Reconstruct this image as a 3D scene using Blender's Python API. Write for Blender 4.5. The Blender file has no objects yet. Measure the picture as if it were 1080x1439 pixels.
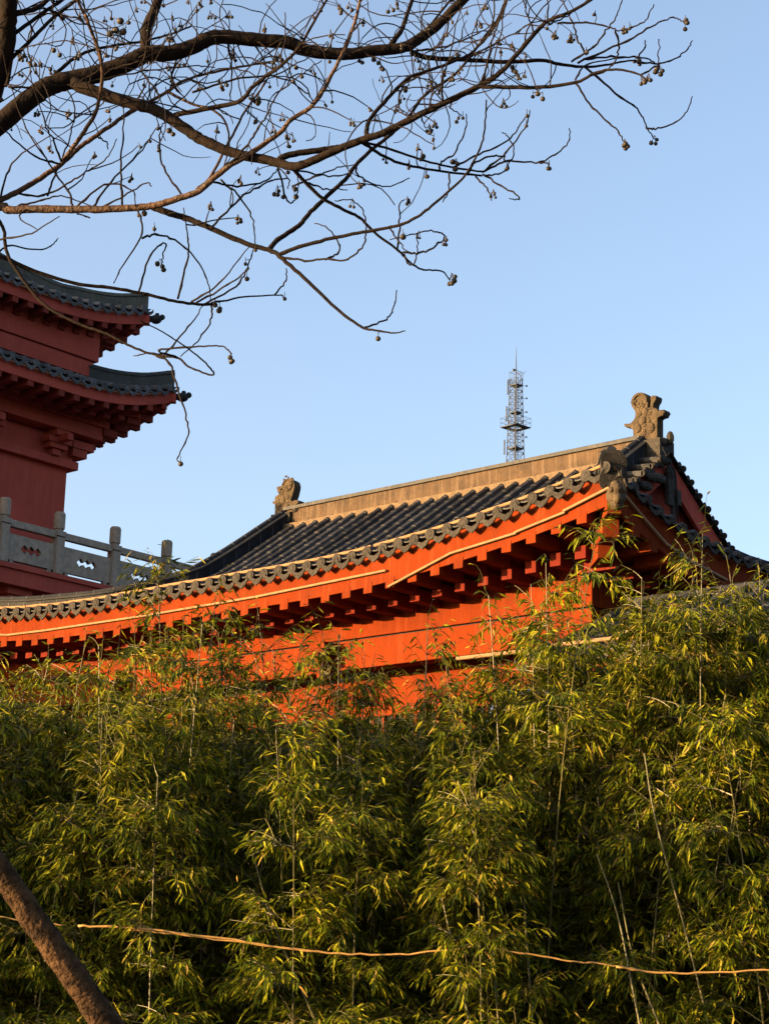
import bpy, bmesh, math, random
import numpy as np
from mathutils import Vector, Matrix, noise
rnd = random.Random(7)
PI = math.pi
S = bpy.context.scene
C = S.collection

# ---------------------------------------------------------------- camera
FP, PITCH, ROLL, AZ = 2700.0, 0.2529, 0.027, 0.85      # focal length in photo pixels, angles in radians
Fv = Vector((0, math.cos(PITCH), math.sin(PITCH)))
R0 = Vector((1, 0, 0)); U0 = R0.cross(Fv)
Rv = math.cos(ROLL)*R0 + math.sin(ROLL)*U0
Uv = -math.sin(ROLL)*R0 + math.cos(ROLL)*U0
EYE = Vector((0, 0, 1.6))
cd = bpy.data.cameras.new('camera'); cam = bpy.data.objects.new('camera', cd); C.objects.link(cam)
cam.matrix_world = Matrix(((Rv.x, Uv.x, -Fv.x, EYE.x), (Rv.y, Uv.y, -Fv.y, EYE.y), (Rv.z, Uv.z, -Fv.z, EYE.z), (0, 0, 0, 1)))
cd.sensor_fit = 'VERTICAL'; cd.sensor_height = 36; cd.lens = 36*FP/1439
cd.clip_start = 0.1; cd.clip_end = 8000
S.camera = cam

# ---------------------------------------------------------------- sky and sun
SUN_EL = math.radians(5.0)
sd = Vector((-0.96, -0.28, 0)).normalized()
SUN = Vector((sd.x*math.cos(SUN_EL), sd.y*math.cos(SUN_EL), math.sin(SUN_EL)))
w = bpy.data.worlds.new('World'); S.world = w; w.use_nodes = True
nt = w.node_tree; nt.nodes.clear()
sky = nt.nodes.new('ShaderNodeTexSky'); sky.sky_type = 'NISHITA'; sky.sun_disc = False
sky.sun_elevation = SUN_EL; sky.sun_rotation = math.atan2(SUN.x, SUN.y)
sky.air_density = 0.55; sky.dust_density = 4.5; sky.ozone_density = 0.6
bg = nt.nodes.new('ShaderNodeBackground'); bg.inputs[1].default_value = 0.15
wo = nt.nodes.new('ShaderNodeOutputWorld')
nt.links.new(sky.outputs[0], bg.inputs[0]); nt.links.new(bg.outputs[0], wo.inputs[0])
ld = bpy.data.lights.new('sun', 'SUN'); ld.energy = 4.8; ld.angle = math.radians(0.5); ld.color = (1.0, 0.62, 0.28)
lo = bpy.data.objects.new('sun', ld); C.objects.link(lo)
lo.rotation_euler = SUN.to_track_quat('Z', 'Y').to_euler()
vs = S.view_settings; vs.view_transform = 'Standard'; vs.look = 'None'; vs.gamma = 1; vs.exposure = 2.38

# ---------------------------------------------------------------- materials
def mat(name, col, col2=None, rough=0.7, scale=8, bump=0.0, bscale=40, streak=0.0, streak_col=None, island=0.0, spec=0.3, trans=0.0, stretch=(1, 1, 1), grime=0.0, grime_col=(.04, .012, .006), lo_=0.35, hi=0.65, metal=0):
    m = bpy.data.materials.new(name); m.use_nodes = True
    n = m.node_tree; L = n.links; n.nodes.clear()
    out = n.nodes.new('ShaderNodeOutputMaterial'); b = n.nodes.new('ShaderNodeBsdfPrincipled')
    b.inputs['Roughness'].default_value = rough; b.inputs['Specular IOR Level'].default_value = spec; b.inputs['Metallic'].default_value = metal
    tc = n.nodes.new('ShaderNodeTexCoord'); mp = n.nodes.new('ShaderNodeMapping'); mp.inputs['Scale'].default_value = stretch
    L.new(tc.outputs['Object'], mp.inputs[0])
    c = None
    def rgb(v):
        r = n.nodes.new('ShaderNodeRGB'); r.outputs[0].default_value = (*v, 1); return r.outputs[0]
    c = rgb(col)
    def mix(fac, a, bb):
        x = n.nodes.new('ShaderNodeMix'); x.data_type = 'RGBA'
        L.new(fac, x.inputs[0]); L.new(a, x.inputs[6]); L.new(bb, x.inputs[7]); return x.outputs[2]
    def ramp(v, a, bb):
        r = n.nodes.new('ShaderNodeMapRange'); r.inputs[1].default_value = a; r.inputs[2].default_value = bb; L.new(v, r.inputs[0]); return r.outputs[0]
    if col2 is not None:
        t = n.nodes.new('ShaderNodeTexNoise'); t.inputs['Scale'].default_value = scale; t.inputs['Detail'].default_value = 6; t.inputs['Roughness'].default_value = .65
        L.new(mp.outputs[0], t.inputs['Vector'])
        c = mix(ramp(t.outputs[0], lo_, hi), c, rgb(col2))
    if streak > 0:
        m2 = n.nodes.new('ShaderNodeMapping'); m2.inputs['Scale'].default_value = (9, 9, .7); L.new(tc.outputs['Object'], m2.inputs[0])
        t = n.nodes.new('ShaderNodeTexNoise'); t.inputs['Scale'].default_value = 1.6; t.inputs['Detail'].default_value = 7; L.new(m2.outputs[0], t.inputs['Vector'])
        mm = n.nodes.new('ShaderNodeMath'); mm.operation = 'MULTIPLY'; mm.inputs[1].default_value = streak
        L.new(ramp(t.outputs[0], .52, .75), mm.inputs[0]); c = mix(mm.outputs[0], c, rgb(streak_col))
    if grime > 0:
        t = n.nodes.new('ShaderNodeTexNoise'); t.inputs['Scale'].default_value = 2.3; t.inputs['Detail'].default_value = 10; t.inputs['Roughness'].default_value = .72; L.new(tc.outputs['Object'], t.inputs['Vector'])
        mm = n.nodes.new('ShaderNodeMath'); mm.operation = 'MULTIPLY'; mm.inputs[1].default_value = grime
        L.new(ramp(t.outputs[0], .50, .72), mm.inputs[0]); c = mix(mm.outputs[0], c, rgb(grime_col))
        t = n.nodes.new('ShaderNodeTexNoise'); t.inputs['Scale'].default_value = 11; t.inputs['Detail'].default_value = 8; t.inputs['Roughness'].default_value = .8; L.new(tc.outputs['Object'], t.inputs['Vector'])
        mm = n.nodes.new('ShaderNodeMath'); mm.operation = 'MULTIPLY'; mm.inputs[1].default_value = .5
        L.new(ramp(t.outputs[0], .66, .76), mm.inputs[0]); c = mix(mm.outputs[0], c, rgb((.26, .11, .055)))
    if island > 0:
        g = n.nodes.new('ShaderNodeNewGeometry'); hs = n.nodes.new('ShaderNodeHueSaturation')
        L.new(ramp(g.outputs['Random Per Island'], 0, 1), hs.inputs['Value'])
        v = n.nodes.new('ShaderNodeMapRange'); v.inputs[3].default_value = 1-island; v.inputs[4].default_value = 1+island
        L.new(g.outputs['Random Per Island'], v.inputs[0]); L.new(v.outputs[0], hs.inputs['Value'])
        L.new(c, hs.inputs['Color']); c = hs.outputs[0]
    L.new(c, b.inputs['Base Color'])
    if bump > 0:
        t = n.nodes.new('ShaderNodeTexNoise'); t.inputs['Scale'].default_value = bscale; t.inputs['Detail'].default_value = 5; L.new(mp.outputs[0], t.inputs['Vector'])
        bp = n.nodes.new('ShaderNodeBump'); bp.inputs['Strength'].default_value = bump; bp.inputs['Distance'].default_value = .02
        L.new(t.outputs[0], bp.inputs['Height']); L.new(bp.outputs[0], b.inputs['Normal'])
    sh = b.outputs[0]
    if trans > 0:
        tr = n.nodes.new('ShaderNodeBsdfTranslucent'); L.new(c, tr.inputs[0])
        ms = n.nodes.new('ShaderNodeMixShader'); ms.inputs[0].default_value = trans; L.new(sh, ms.inputs[1]); L.new(tr.outputs[0], ms.inputs[2]); sh = ms.outputs[0]
    L.new(sh, out.inputs[0]); return m

def leaf_material():
    m = bpy.data.materials.new('bamboo_leaf'); m.use_nodes = True
    n = m.node_tree; L = n.links; n.nodes.clear()
    out = n.nodes.new('ShaderNodeOutputMaterial'); b = n.nodes.new('ShaderNodeBsdfPrincipled')
    b.inputs['Roughness'].default_value = .5; b.inputs['Specular IOR Level'].default_value = .12
    g = n.nodes.new('ShaderNodeNewGeometry'); r = n.nodes.new('ShaderNodeValToRGB')
    e = r.color_ramp.elements; e[0].position = 0; e[0].color = (.012, .022, .002, 1); e[1].position = 1; e[1].color = (.22, .145, .04, 1)
    for p, c in ((.3, (.036, .055, .002)), (.6, (.104, .122, .003)), (.86, (.195, .190, .007)), (.965, (.19, .150, .02))):
        k = e.new(p); k.color = (*c, 1)
    L.new(g.outputs['Random Per Island'], r.inputs[0])
    oi = n.nodes.new('ShaderNodeObjectInfo'); hs = n.nodes.new('ShaderNodeHueSaturation')
    v = n.nodes.new('ShaderNodeMapRange'); v.inputs[3].default_value = .8; v.inputs[4].default_value = 1.2; L.new(oi.outputs['Random'], v.inputs[0]); L.new(v.outputs[0], hs.inputs['Value'])
    L.new(r.outputs[0], hs.inputs['Color']); L.new(hs.outputs[0], b.inputs['Base Color'])
    tr = n.nodes.new('ShaderNodeBsdfTranslucent'); L.new(hs.outputs[0], tr.inputs[0])
    ms = n.nodes.new('ShaderNodeMixShader'); ms.inputs[0].default_value = .2; L.new(b.outputs[0], ms.inputs[1]); L.new(tr.outputs[0], ms.inputs[2]); L.new(ms.outputs[0], out.inputs[0])
    return m

M = dict(
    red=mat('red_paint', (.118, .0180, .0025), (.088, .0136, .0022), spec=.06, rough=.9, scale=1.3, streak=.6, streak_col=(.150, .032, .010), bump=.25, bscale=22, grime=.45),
    eave_shade=mat('red_paint_shaded', (.10, .012, .006), (.065, .009, .005), spec=.08, rough=.9, scale=1.6, streak=.3, streak_col=(.25, .06, .03)),  # same red paint, colour darkened for the shade under the hall eaves
    dull=mat('maroon_paint', (.33, .062, .042), (.25, .048, .034), spec=.1, rough=.9, scale=1.1, streak=.3, streak_col=(.36, .10, .08), bump=.1, bscale=20),
    tile=mat('grey_roof_tile', (.024, .025, .028), (.011, .0115, .013), rough=.6, scale=6, bump=.5, bscale=30, island=.45, spec=.2, streak=.55, streak_col=(.062, .056, .042)),
    soffit_shade=mat('maroon_paint_shaded', (.17, .033, .024), (.12, .024, .018), rough=.9, spec=.06, scale=3, grime=.3),  # maroon paint with the shade under the pagoda eaves put into its colour
    tilelift=mat('grey_tile_shade_lift', (.075, .078, .082), (.040, .042, .046), rough=.7, scale=6, bump=.5, bscale=30, island=.35, spec=.15, streak=.5, streak_col=(.10, .085, .065)),  # same roof tile, colour lightened because the pagoda stands in shade
    ridgelift=mat('slate_ridge_shade_lift', (.040, .052, .054), (.026, .033, .036), rough=.65, scale=5, bump=.3, bscale=20, spec=.12, streak=.4, streak_col=(.06, .065, .06)),  # slate ridge, colour lightened likewise for the shaded pagoda
    bed=mat('flat_tile_bed', (.018, .018, .020), (.034, .031, .026), rough=.85, spec=.1, scale=14, bump=.9, bscale=26),
    drip=mat('eave_tile_end', (.038, .035, .031), (.018, .017, .016), rough=.85, spec=.1, scale=25, bump=.5, bscale=60, island=.2),
    ridge=mat('ridge_brick', (.068, .045, .028), (.040, .029, .021), spec=.1, rough=.9, scale=5, bump=.5, bscale=25, streak=.4, streak_col=(.2, .15, .11)),
    mortar=mat('lime_mortar', (.120, .085, .055), (.075, .056, .037), spec=.1, rough=.9, scale=12, bump=.8, bscale=30),
    dark=mat('slate_ridge', (.020, .0225, .027), (.012, .0135, .016), rough=.7, spec=.08, scale=4, bump=.3, bscale=20, streak=.3, streak_col=(.024, .024, .024)),
    joint=mat('ridge_joint', (.045, .047, .05), rough=.8),
    stone=mat('carved_stone', (.066, .049, .031), (.030, .024, .017), spec=.1, rough=.9, scale=9, bump=1.0, bscale=28),
    rail=mat('balustrade_stone', (.29, .235, .18), (.19, .155, .125), spec=.1, rough=.85, scale=10, bump=.4, bscale=50, streak=.5, streak_col=(.14, .13, .12)),
    batten=mat('pale_batten', (.20, .115, .05), (.13, .078, .038), rough=.6, scale=9),
    steel=mat('galvanised_steel', (.035, .042, .055), rough=.6, spec=.1),
    bark=mat('tree_bark', (.011, .007, .005), (.005, .0035, .003), rough=.9, scale=30, bump=.4, bscale=45, spec=.1),
    young=mat('young_bark', (.055, .026, .011), (.022, .012, .007), rough=.7, scale=25, bump=.5, bscale=60),
    trunk=mat('trunk_bark', (.060, .034, .017), (.018, .011, .006), spec=.08, rough=.95, scale=22, bump=1.0, bscale=70, lo_=.4, hi=.6),
    twig=mat('twig_bark', (.009, .006, .005), rough=.8, spec=.1),
    berry=mat('dried_berry', (.010, .008, .006), (.026, .018, .010), rough=.6, scale=60, island=.5),
    culm=mat('bamboo_culm', (.07, .062, .016), (.045, .043, .013), rough=.5, scale=9, island=.25),
    cane=mat('dry_cane', (.36, .21, .06), (.22, .125, .04), rough=.6, scale=14),
    void=mat('opening_shade', (.006, .006, .007), spec=.05, rough=.6),  # near-black colour stands in for shade inside the recessed openings
    ground=mat('packed_earth', (.10, .075, .05), (.06, .05, .035), rough=.95, scale=2, bump=.6, bscale=14),
    pave=mat('grey_paving', (.22, .20, .18), (.16, .15, .14), rough=.9, scale=3),
    blue=mat('blue_sheet_metal', (.05, .13, .36), (.035, .09, .25), rough=.45, scale=4),
    pale=mat('near_black_render', (.022, .020, .018), (.014, .013, .012), rough=.9, scale=3, streak=.4, streak_col=(.03, .03, .028), spec=.05),  # garden wall colour near-black, standing in for shade in the hedge gaps
)
M['leaf'] = leaf_material()

# ---------------------------------------------------------------- mesh helpers
class MB:
    def __init__(s): s.v = []; s.f = []
    def add(s, vs_, fs):
        k = len(s.v); s.v += [tuple(p) for p in vs_]; s.f += [tuple(i+k for i in f) for f in fs]
    def box(s, c, d, rz=0, M3=None):
        cx, cy, cz = c; x, y, z = d[0]/2, d[1]/2, d[2]/2
        ps = []
        for sx, sy, sz in ((-1,-1,-1),(1,-1,-1),(1,1,-1),(-1,1,-1),(-1,-1,1),(1,-1,1),(1,1,1),(-1,1,1)):
            q = Vector((sx*x, sy*y, sz*z))
            if M3 is not None: q = M3 @ q
            elif rz: q = Matrix.Rotation(rz, 3, 'Z') @ q
            ps.append((cx+q.x, cy+q.y, cz+q.z))
        s.add(ps, ((0,3,2,1),(4,5,6,7),(0,1,5,4),(1,2,6,5),(2,3,7,6),(3,0,4,7)))
    def bar(s, a, b, wx, wy=None, up=Vector((0, 0, 1))):
        a = Vector(a); b = Vector(b); d = b-a; l = d.length
        if l < 1e-6: return
        d.normalize()
        if abs(d.dot(up)) > .98: up = Vector((1, 0, 0))
        x = d.cross(up).normalized(); y = x.cross(d)
        s.box((a+b)/2, (wx, wy or wx, l), M3=Matrix((x, y, d)).transposed())
    def tube(s, pts, rad, n=6, cap=True, arc=None, up=None):
        pts = [Vector(p) for p in pts]
        if not hasattr(rad, '__len__'): rad = [rad]*len(pts)
        rings = []; pn = None
        for i, p in enumerate(pts):
            t = (pts[min(i+1, len(pts)-1)]-pts[max(i-1, 0)])
            if t.length < 1e-9: t = Vector((0, 0, 1))
            t.normalize()
            if pn is None:
                pn = up or (Vector((0, 0, 1)) if abs(t.z) < .9 else Vector((1, 0, 0)))
            elif up: pn = up
            x = t.cross(pn)
            if x.length < 1e-6: x = t.orthogonal()
            x.normalize(); y = x.cross(t); 
            if not up: pn = y
            a0, a1, k = (0, 2*PI, n) if arc is None else (arc[0], arc[1], n+1)
            rings.append([p + x*math.cos(a0+(a1-a0)*j/n)*rad[i] + y*math.sin(a0+(a1-a0)*j/n)*rad[i] for j in range(k)])
        k = len(rings[0]); vs_ = [q for r in rings for q in r]; fs = []
        for i in range(len(rings)-1):
            for j in range(k if arc is None else k-1):
                a = i*k+j; b = i*k+(j+1) % k; fs.append((a, b, b+k, a+k))
        if cap: fs.append(tuple(range(k))[::-1]); fs.append(tuple((len(rings)-1)*k+j for j in range(k)))
        s.add(vs_, fs)
    def grid(s, rows):
        k = len(rows[0]); vs_ = [p for r in rows for p in r]
        s.add(vs_, [(i*k+j, i*k+j+1, (i+1)*k+j+1, (i+1)*k+j) for i in range(len(rows)-1) for j in range(k-1)])
    def loft(s, secs):        # closed sections joined, capped
        k = len(secs[0]); vs_ = [p for r in secs for p in r]
        fs = [(i*k+j, i*k+(j+1) % k, (i+1)*k+(j+1) % k, (i+1)*k+j) for i in range(len(secs)-1) for j in range(k)]
        fs.append(tuple(range(k))[::-1]); fs.append(tuple((len(secs)-1)*k+j for j in range(k)))
        s.add(vs_, fs)
    def ball(s, c, r, n=7, m=5, sq=(1, 1, 1)):
        vs_ = [(c[0], c[1], c[2]+r*sq[2])]
        for i in range(1, m):
            for j in range(n):
                t = PI*i/m; a = 2*PI*j/n
                vs_.append((c[0]+r*sq[0]*math.sin(t)*math.cos(a), c[1]+r*sq[1]*math.sin(t)*math.sin(a), c[2]+r*sq[2]*math.cos(t)))
        vs_.append((c[0], c[1], c[2]-r*sq[2])); fs = []
        for j in range(n): fs.append((0, 1+j, 1+(j+1) % n))
        for i in range(m-2):
            for j in range(n): fs.append((1+i*n+j, 1+(i+1)*n+j, 1+(i+1)*n+(j+1) % n, 1+i*n+(j+1) % n))
        e = len(vs_)-1
        for j in range(n): fs.append((e, 1+(m-2)*n+(j+1) % n, 1+(m-2)*n+j))
        s.add(vs_, fs)
    def build(s, name, m, parent=None, smooth=False, bevel=0, fix=True):
        me = bpy.data.meshes.new(name); me.from_pydata(s.v, [], s.f)
        if fix:
            bm = bmesh.new(); bm.from_mesh(me); bmesh.ops.recalc_face_normals(bm, faces=bm.faces)
            bm.to_mesh(me); bm.free()
        me.materials.append(M[m])
        if smooth: me.shade_smooth()
        o = bpy.data.objects.new(name, me); C.objects.link(o); o.parent = parent
        if bevel:
            b = o.modifiers.new('bevel', 'BEVEL'); b.width = bevel; b.segments = 2; b.limit_method = 'ANGLE'
        return o
def tag(o, label=None, cat=None, group=None, kind=None):
    for k, v in (('label', label), ('category', cat), ('group', group), ('kind', kind)):
        if v: o[k] = v
    return o
def empty(name, loc=(0, 0, 0), rz=0):
    o = bpy.data.objects.new(name, None); C.objects.link(o); o.location = loc; o.rotation_euler = (0, 0, rz); o.empty_display_size = .2; return o
def dup(o, parent):
    c = o.copy(); C.objects.link(c); c.parent = parent; return c
def outline(name, loops, depth, m, parent, M4, bevel=0.0):
    """flat outline with holes extruded by depth, placed by M4 (x,y of the outline -> x,y of M4)"""
    cu = bpy.data.curves.new(name, 'CURVE'); cu.dimensions = '2D'; cu.fill_mode = 'BOTH'; cu.extrude = depth/2-bevel; cu.bevel_depth = bevel; cu.offset = -bevel; cu.bevel_resolution = 2
    for lp in loops:
        sp = cu.splines.new('POLY'); sp.points.add(len(lp)-1); sp.use_cyclic_u = True
        for p, q in zip(sp.points, lp): p.co = (q[0], q[1], 0, 1)
    t = bpy.data.objects.new('tmp', cu); C.objects.link(t)
    me = bpy.data.meshes.new_from_object(t.evaluated_get(bpy.context.evaluated_depsgraph_get()))
    bpy.data.objects.remove(t); me.transform(M4); me.name = name; me.materials.clear(); me.materials.append(M[m])
    o = bpy.data.objects.new(name, me); C.objects.link(o); o.parent = parent; return o
def catmull(pts, k=6):
    P = [Vector(p) for p in pts]; P = [2*P[0]-P[1]]+P+[2*P[-1]-P[-2]]; out = []
    for i in range(1, len(P)-2):
        a, b, c, d = P[i-1:i+3]
        for j in range(k):
            t = j/k; out.append(.5*((2*b)+(c-a)*t+(2*a-5*b+4*c-d)*t*t+(3*b-3*c+d-a)*t**3))
    out.append(P[-2]); return out
def lin(x, xs, ys): return float(np.interp(x, xs, ys))

# building frame: u runs along the hall's ridge (away to the left), v across it (away to the right)
HX, HY = 2.4440, 21.8408   # foot of the hall's near wall corner
# local coordinates of a building root are (b, a, z): b along v, a along u
def L(a, b, z): return Vector((b, a, z))

# ---------------------------------------------------------------- ground
g = MB(); k = 40
xs_ = [-3000, -300, -60, -20, 20, 60, 300, 3000]; ys_ = [-200, -20, 5, 30, 60, 300, 1500, 6000]
g.grid([[(x, y, 0) for x in xs_] for y in ys_])
tag(g.build('ground', 'ground'), kind='structure')
g = MB(); g.grid([[(x, y, .004) for x in (-40, -5, 5, 40)] for y in (-8, -2, 6.2)])
tag(g.build('pavement', 'pave'), kind='structure')

# ---------------------------------------------------------------- tiled roof side
def roof_side(parts, O, T, N, t0, t1, h, lift, wgt, smax, ze, pitch=.25, r=.062, detail=True, ns=14, ds=1.0):
    """one slope: O origin, T along the eave, N outward (2D in (a,b)); h(s) height at distance s inward; smax(t) how far up it goes"""
    def pos(t, s, dz=0):
        q = (O[0]+T[0]*t-N[0]*s, O[1]+T[1]*t-N[1]*s)
        return L(q[0], q[1], ze+h(s)+lift(t)*wgt(s)+dz)
    deck = parts['deck']; n = max(8, int((t1-t0)/.25))
    rows = []
    for i in range(n+1):
        t = t0+(t1-t0)*i/n; sm = smax(t)
        rows.append([pos(t, sm*j/ns, -.01) for j in range(ns+1)])
    deck.grid(rows)
    k = int((t1-t0)/pitch); off = ((t1-t0)-k*pitch)/2+pitch/2
    upv = Vector((0, 0, 1))
    for i in range(k):
        t = t0+off+i*pitch+(rnd.uniform(-.009, .009) if detail else 0); sm = smax(t)
        if sm < .12: continue
        bow = rnd.uniform(-.010, .010); lft = rnd.uniform(-.006, .008); sag = rnd.uniform(.0, .02)
        m = max(3, int(sm/.22)); pts = []; rad = []
        for j in range(m):
            for e, rr in ((0, r*1.06), (.97, r*.93)):
                pts.append(pos(t+bow*math.sin(PI*(j+e)/m)+rnd.uniform(-.002, .002), sm*(j+e)/m, .018+lft+rnd.uniform(-.002, .002))); rad.append(rr)
        parts['rolls'].tube(pts, rad, n=8, up=upv, cap=True)
        Nv = L(N[0], N[1], 0); Tv = L(T[0], T[1], 0)
        if detail:
            # flat tile bed: overlapping courses between the rolls
            if i < k-1:
                cm = int(min(sm, smax(t+pitch))/.14)
                for j in range(cm):
                    s0 = .14*j; a = pos(t+pitch/2, s0-.01, .016); b = pos(t+pitch/2, s0+.14, .004)
                    if s0+.14 > sm: break
                    w_ = Tv*(pitch/2-r*.6)
                    parts['courses'].add([a-w_+Vector((0,0,.012)), a-Vector((0,0,.004)), a+w_+Vector((0,0,.012)), b+w_+Vector((0,0,.012)), b-Vector((0,0,.004)), b-w_+Vector((0,0,.012)),
                                          a-w_+Vector((0,0,-.008)), a-Vector((0,0,.02)), a+w_+Vector((0,0,-.008))],
                                         [(0,1,4,5),(1,2,3,4),(0,6,7,1),(1,7,8,2)])
            # round end disc with raised rim
            c = pos(t, 0, .008+lft)+Nv*(.004+sag*.6); up_ = (Vector((0, 0, 1))+Nv*.12).normalized()
            parts['discs'].tube([c, c+Nv*.022], [r*1.16*ds]*2, n=14, up=up_)
            parts['discs'].tube([c+Nv*.022, c+Nv*.028], [r*.7*ds, r*.55*ds], n=10, up=up_)
            # drip tile between
            if i < k-1 or True:
                c = pos(t+pitch/2+rnd.uniform(-.008, .008), 0, -.012+rnd.uniform(-.012, .006))+Nv*(.006+rnd.uniform(0, .02)); W = pitch/2-.014; tl_ = rnd.uniform(-.07, .07)
                pr = [(-1, .04), (-.6, -.022), (0, -.048), (.6, -.022), (1, .04), (.96, -.035), (.6, -.085), (.2, -.115), (0, -.128), (-.2, -.115), (-.6, -.085), (-.96, -.035)]
                fr = [c+Tv*(x*W)+Vector((0, 0, (z+x*W*tl_)*ds))+Nv*(.022 if z < 0 else .012) for x, z in pr]; bk = [p-Nv*.02 for p in fr]
                m2 = len(pr); parts['drips'].add(fr+bk, [tuple(range(m2)), tuple(range(m2, 2*m2))[::-1]]+[(q, (q+1) % m2, (q+1) % m2+m2, q+m2) for q in range(m2)])
    return pos
def new_parts(): return {k: MB() for k in ('deck', 'rolls', 'courses', 'discs', 'drips')}
def finish(parts, root, tm='tile', dm='drip'):
    d = parts['deck'].build('roof_deck', 'bed', root, fix=False)
    parts['rolls'].build('roof_tiles', tm, root, smooth=False)
    if parts['courses'].v: parts['courses'].build('tile_courses', tm, d, fix=False)
    if parts['discs'].v: parts['discs'].build('eave_tile_ends', dm, root)
    if parts['drips'].v: parts['drips'].build('drip_tiles', dm, root)
def curve_board(mb, pos, t0, t1, s0, s1, zt, zb, n=40):
    """board following the eave between inward distances s0<s1, tops/bottoms offset from the eave height"""
    secs = []
    for i in range(n+1):
        t = t0+(t1-t0)*i/n; e = pos(t, 0); 
        a = pos(t, s0); b = pos(t, s1)
        secs.append([Vector((a.x, a.y, e.z+zt)), Vector((b.x, b.y, e.z+zt)), Vector((b.x, b.y, e.z+zb)), Vector((a.x, a.y, e.z+zb))])
    mb.loft(secs)
def ridge(root, pts, wd, ht, cap=.06, name='ridge', m='dark', joint=.3, k=5, sink=.05, capm='dark'):
    P = catmull(pts, k) if len(pts) > 2 else [Vector(p) for p in pts]
    secs = []
    for i, p in enumerate(P):
        t = P[min(i+1, len(P)-1)]-P[max(i-1, 0)]; t.z = 0; t.normalize(); x = Vector((t.y, -t.x, 0))
        f = lambda w_, z: p+x*w_+Vector((0, 0, z))
        secs.append([f(-wd/2, -sink), f(-wd/2, ht*.78), f(-wd*.62, ht*.80), f(-wd*.62, ht*.92), f(-wd*.4, ht), f(wd*.4, ht), f(wd*.62, ht*.92), f(wd*.62, ht*.80), f(wd/2, ht*.78), f(wd/2, -sink)])
    mb = MB(); mb.loft(secs); o = mb.build(name, m, root)
    mb = MB(); mb.tube([p+Vector((0, 0, ht)) for p in P], cap, n=10); mb.build('ridge_cap', capm, o)
    j = MB(); d = 0; nxt = joint*.5
    for i in range(len(P)-1):
        a, b = P[i], P[i+1]; l = (b-a).length
        while nxt < d+l:
            q = a+(b-a)*((nxt-d)/l); t = (b-a).copy(); t.z = 0; t.normalize()
            j.box(q+Vector((0, 0, ht*.38)), (wd+.012, .014, ht*.74), rz=math.atan2(t.y, t.x)+PI/2)
            j.tube([q-(b-a).normalized()*.007+Vector((0, 0, ht)), q+(b-a).normalized()*.007+Vector((0, 0, ht))], cap*1.1, n=10)
            nxt += joint
        d += l
    j.build('ridge_joints', 'mortar' if m == 'ridge' else 'joint', o)
    return o

# ================================================================ the hall
hall = tag(empty('temple_hall', (HX, HY, 0), AZ), 'orange red temple hall with grey tiled hip-and-gable roof behind the bamboo', 'temple hall')
ph = np.polyfit([0, .5, 1.1, 1.76, 2.5, 3.0, 3.5], [0, .10, .27, .59, 1.13, 1.49, 1.80], 3)
def hh(s): return float(np.polyval(ph, s)-ph[-1])
ZE = 6.93; DB = 2.5; AR, AL = .9, 7.38          # ridge plane and the two vertical ridges
def lift_f(t):                               # t = a along the front eave
    if t < 4: return .56*((4-t)/5)**2
    if t > 7.5: return .40*((t-7.5)/4.5)**2
    return 0
def lift_s(t): return .54*max(0, (2.5-t)/3.5)**3.2 if t < 2.5 else .54*((t-2.5)/3.5)**3.2
wg = lambda s: max(0, 1-s/1.5)
HIPL = ([7.38, 7.55, 8.07, 8.9, 9.96, 12.0], [1.9, 1.3, .68, .42, .22, .02])
def smax_f(a):
    if a < AR-.02: return max(.02, a+1.0)
    if a <= AL: return 3.5
    return lin(a, *HIPL)
pt = new_parts()
# front slope: the part outside the vertical ridge but above the hip (verge strip) is added below
fpos = roof_side(pt, (0, -1), (1, 0), (0, -1), -1.0, 12.0, hh, lift_f, wg, smax_f, ZE, pitch=.25)
# gable side skirt
def smax_s(b): return max(.02, min(1.62, b+1.0, 6.0-b))
spos = roof_side(pt, (-1, 0), (0, 1), (-1, 0), -1.0, 6.0, hh, lift_s, wg, smax_s, ZE, pitch=.25, ds=.72)
# back slope
bpos = roof_side(pt, (0, 6), (1, 0), (0, 1), -1.0, 12.0, hh, lambda a: lift_f(a), wg, lambda a: max(.02, a+1.0) if a < AR-.02 else 3.5 if a < AL else lin(a, [AL, 12], [3.5, .02]), ZE, detail=False, pitch=.25)
# left end slope, between the two hips
lp_ = MB(); rows = []
for a_, s_ in zip(*HIPL):
    f_ = fpos(a_, s_); bk = bpos(a_, lin(a_, [AL, 12], [3.5, .02])); rows.append([f_.lerp(bk, q/6) for q in range(7)])
lp_.grid(rows); 
# verge strips of the main slopes, out to the bargeboard
VA = .50
for sgn in (1, -1):
    rows = [[L(a, DB-sgn*(3.5-s), ZE+hh(s)) for s in np.linspace(1.45, 3.5, 12)] for a in (VA, .7, AR+.02)]
    pt['deck'].grid(rows)
    # short tile rows laid across the verge, their round ends facing the gable
    for s in np.arange(1.62, 3.4, .2):
        p = L(VA, DB-sgn*(3.5-s), ZE+hh(s)+.02); q = L(AR, DB-sgn*(3.5-s), ZE+hh(s)+.06)
        pt['rolls'].tube([p, q], .046, n=8); pt['discs'].tube([p-L(0, .02, 0), p], rnd.uniform(.038, .052), n=12)
        c = L(VA-.01, DB-sgn*(3.5-s-.1), ZE+hh(s+.1)-.01); pt['drips'].ball(c, .045, n=8, m=5, sq=(1, .2, .9))
finish(pt, hall); lp_.build('end_slope', 'tile', hall, fix=False)
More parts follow.
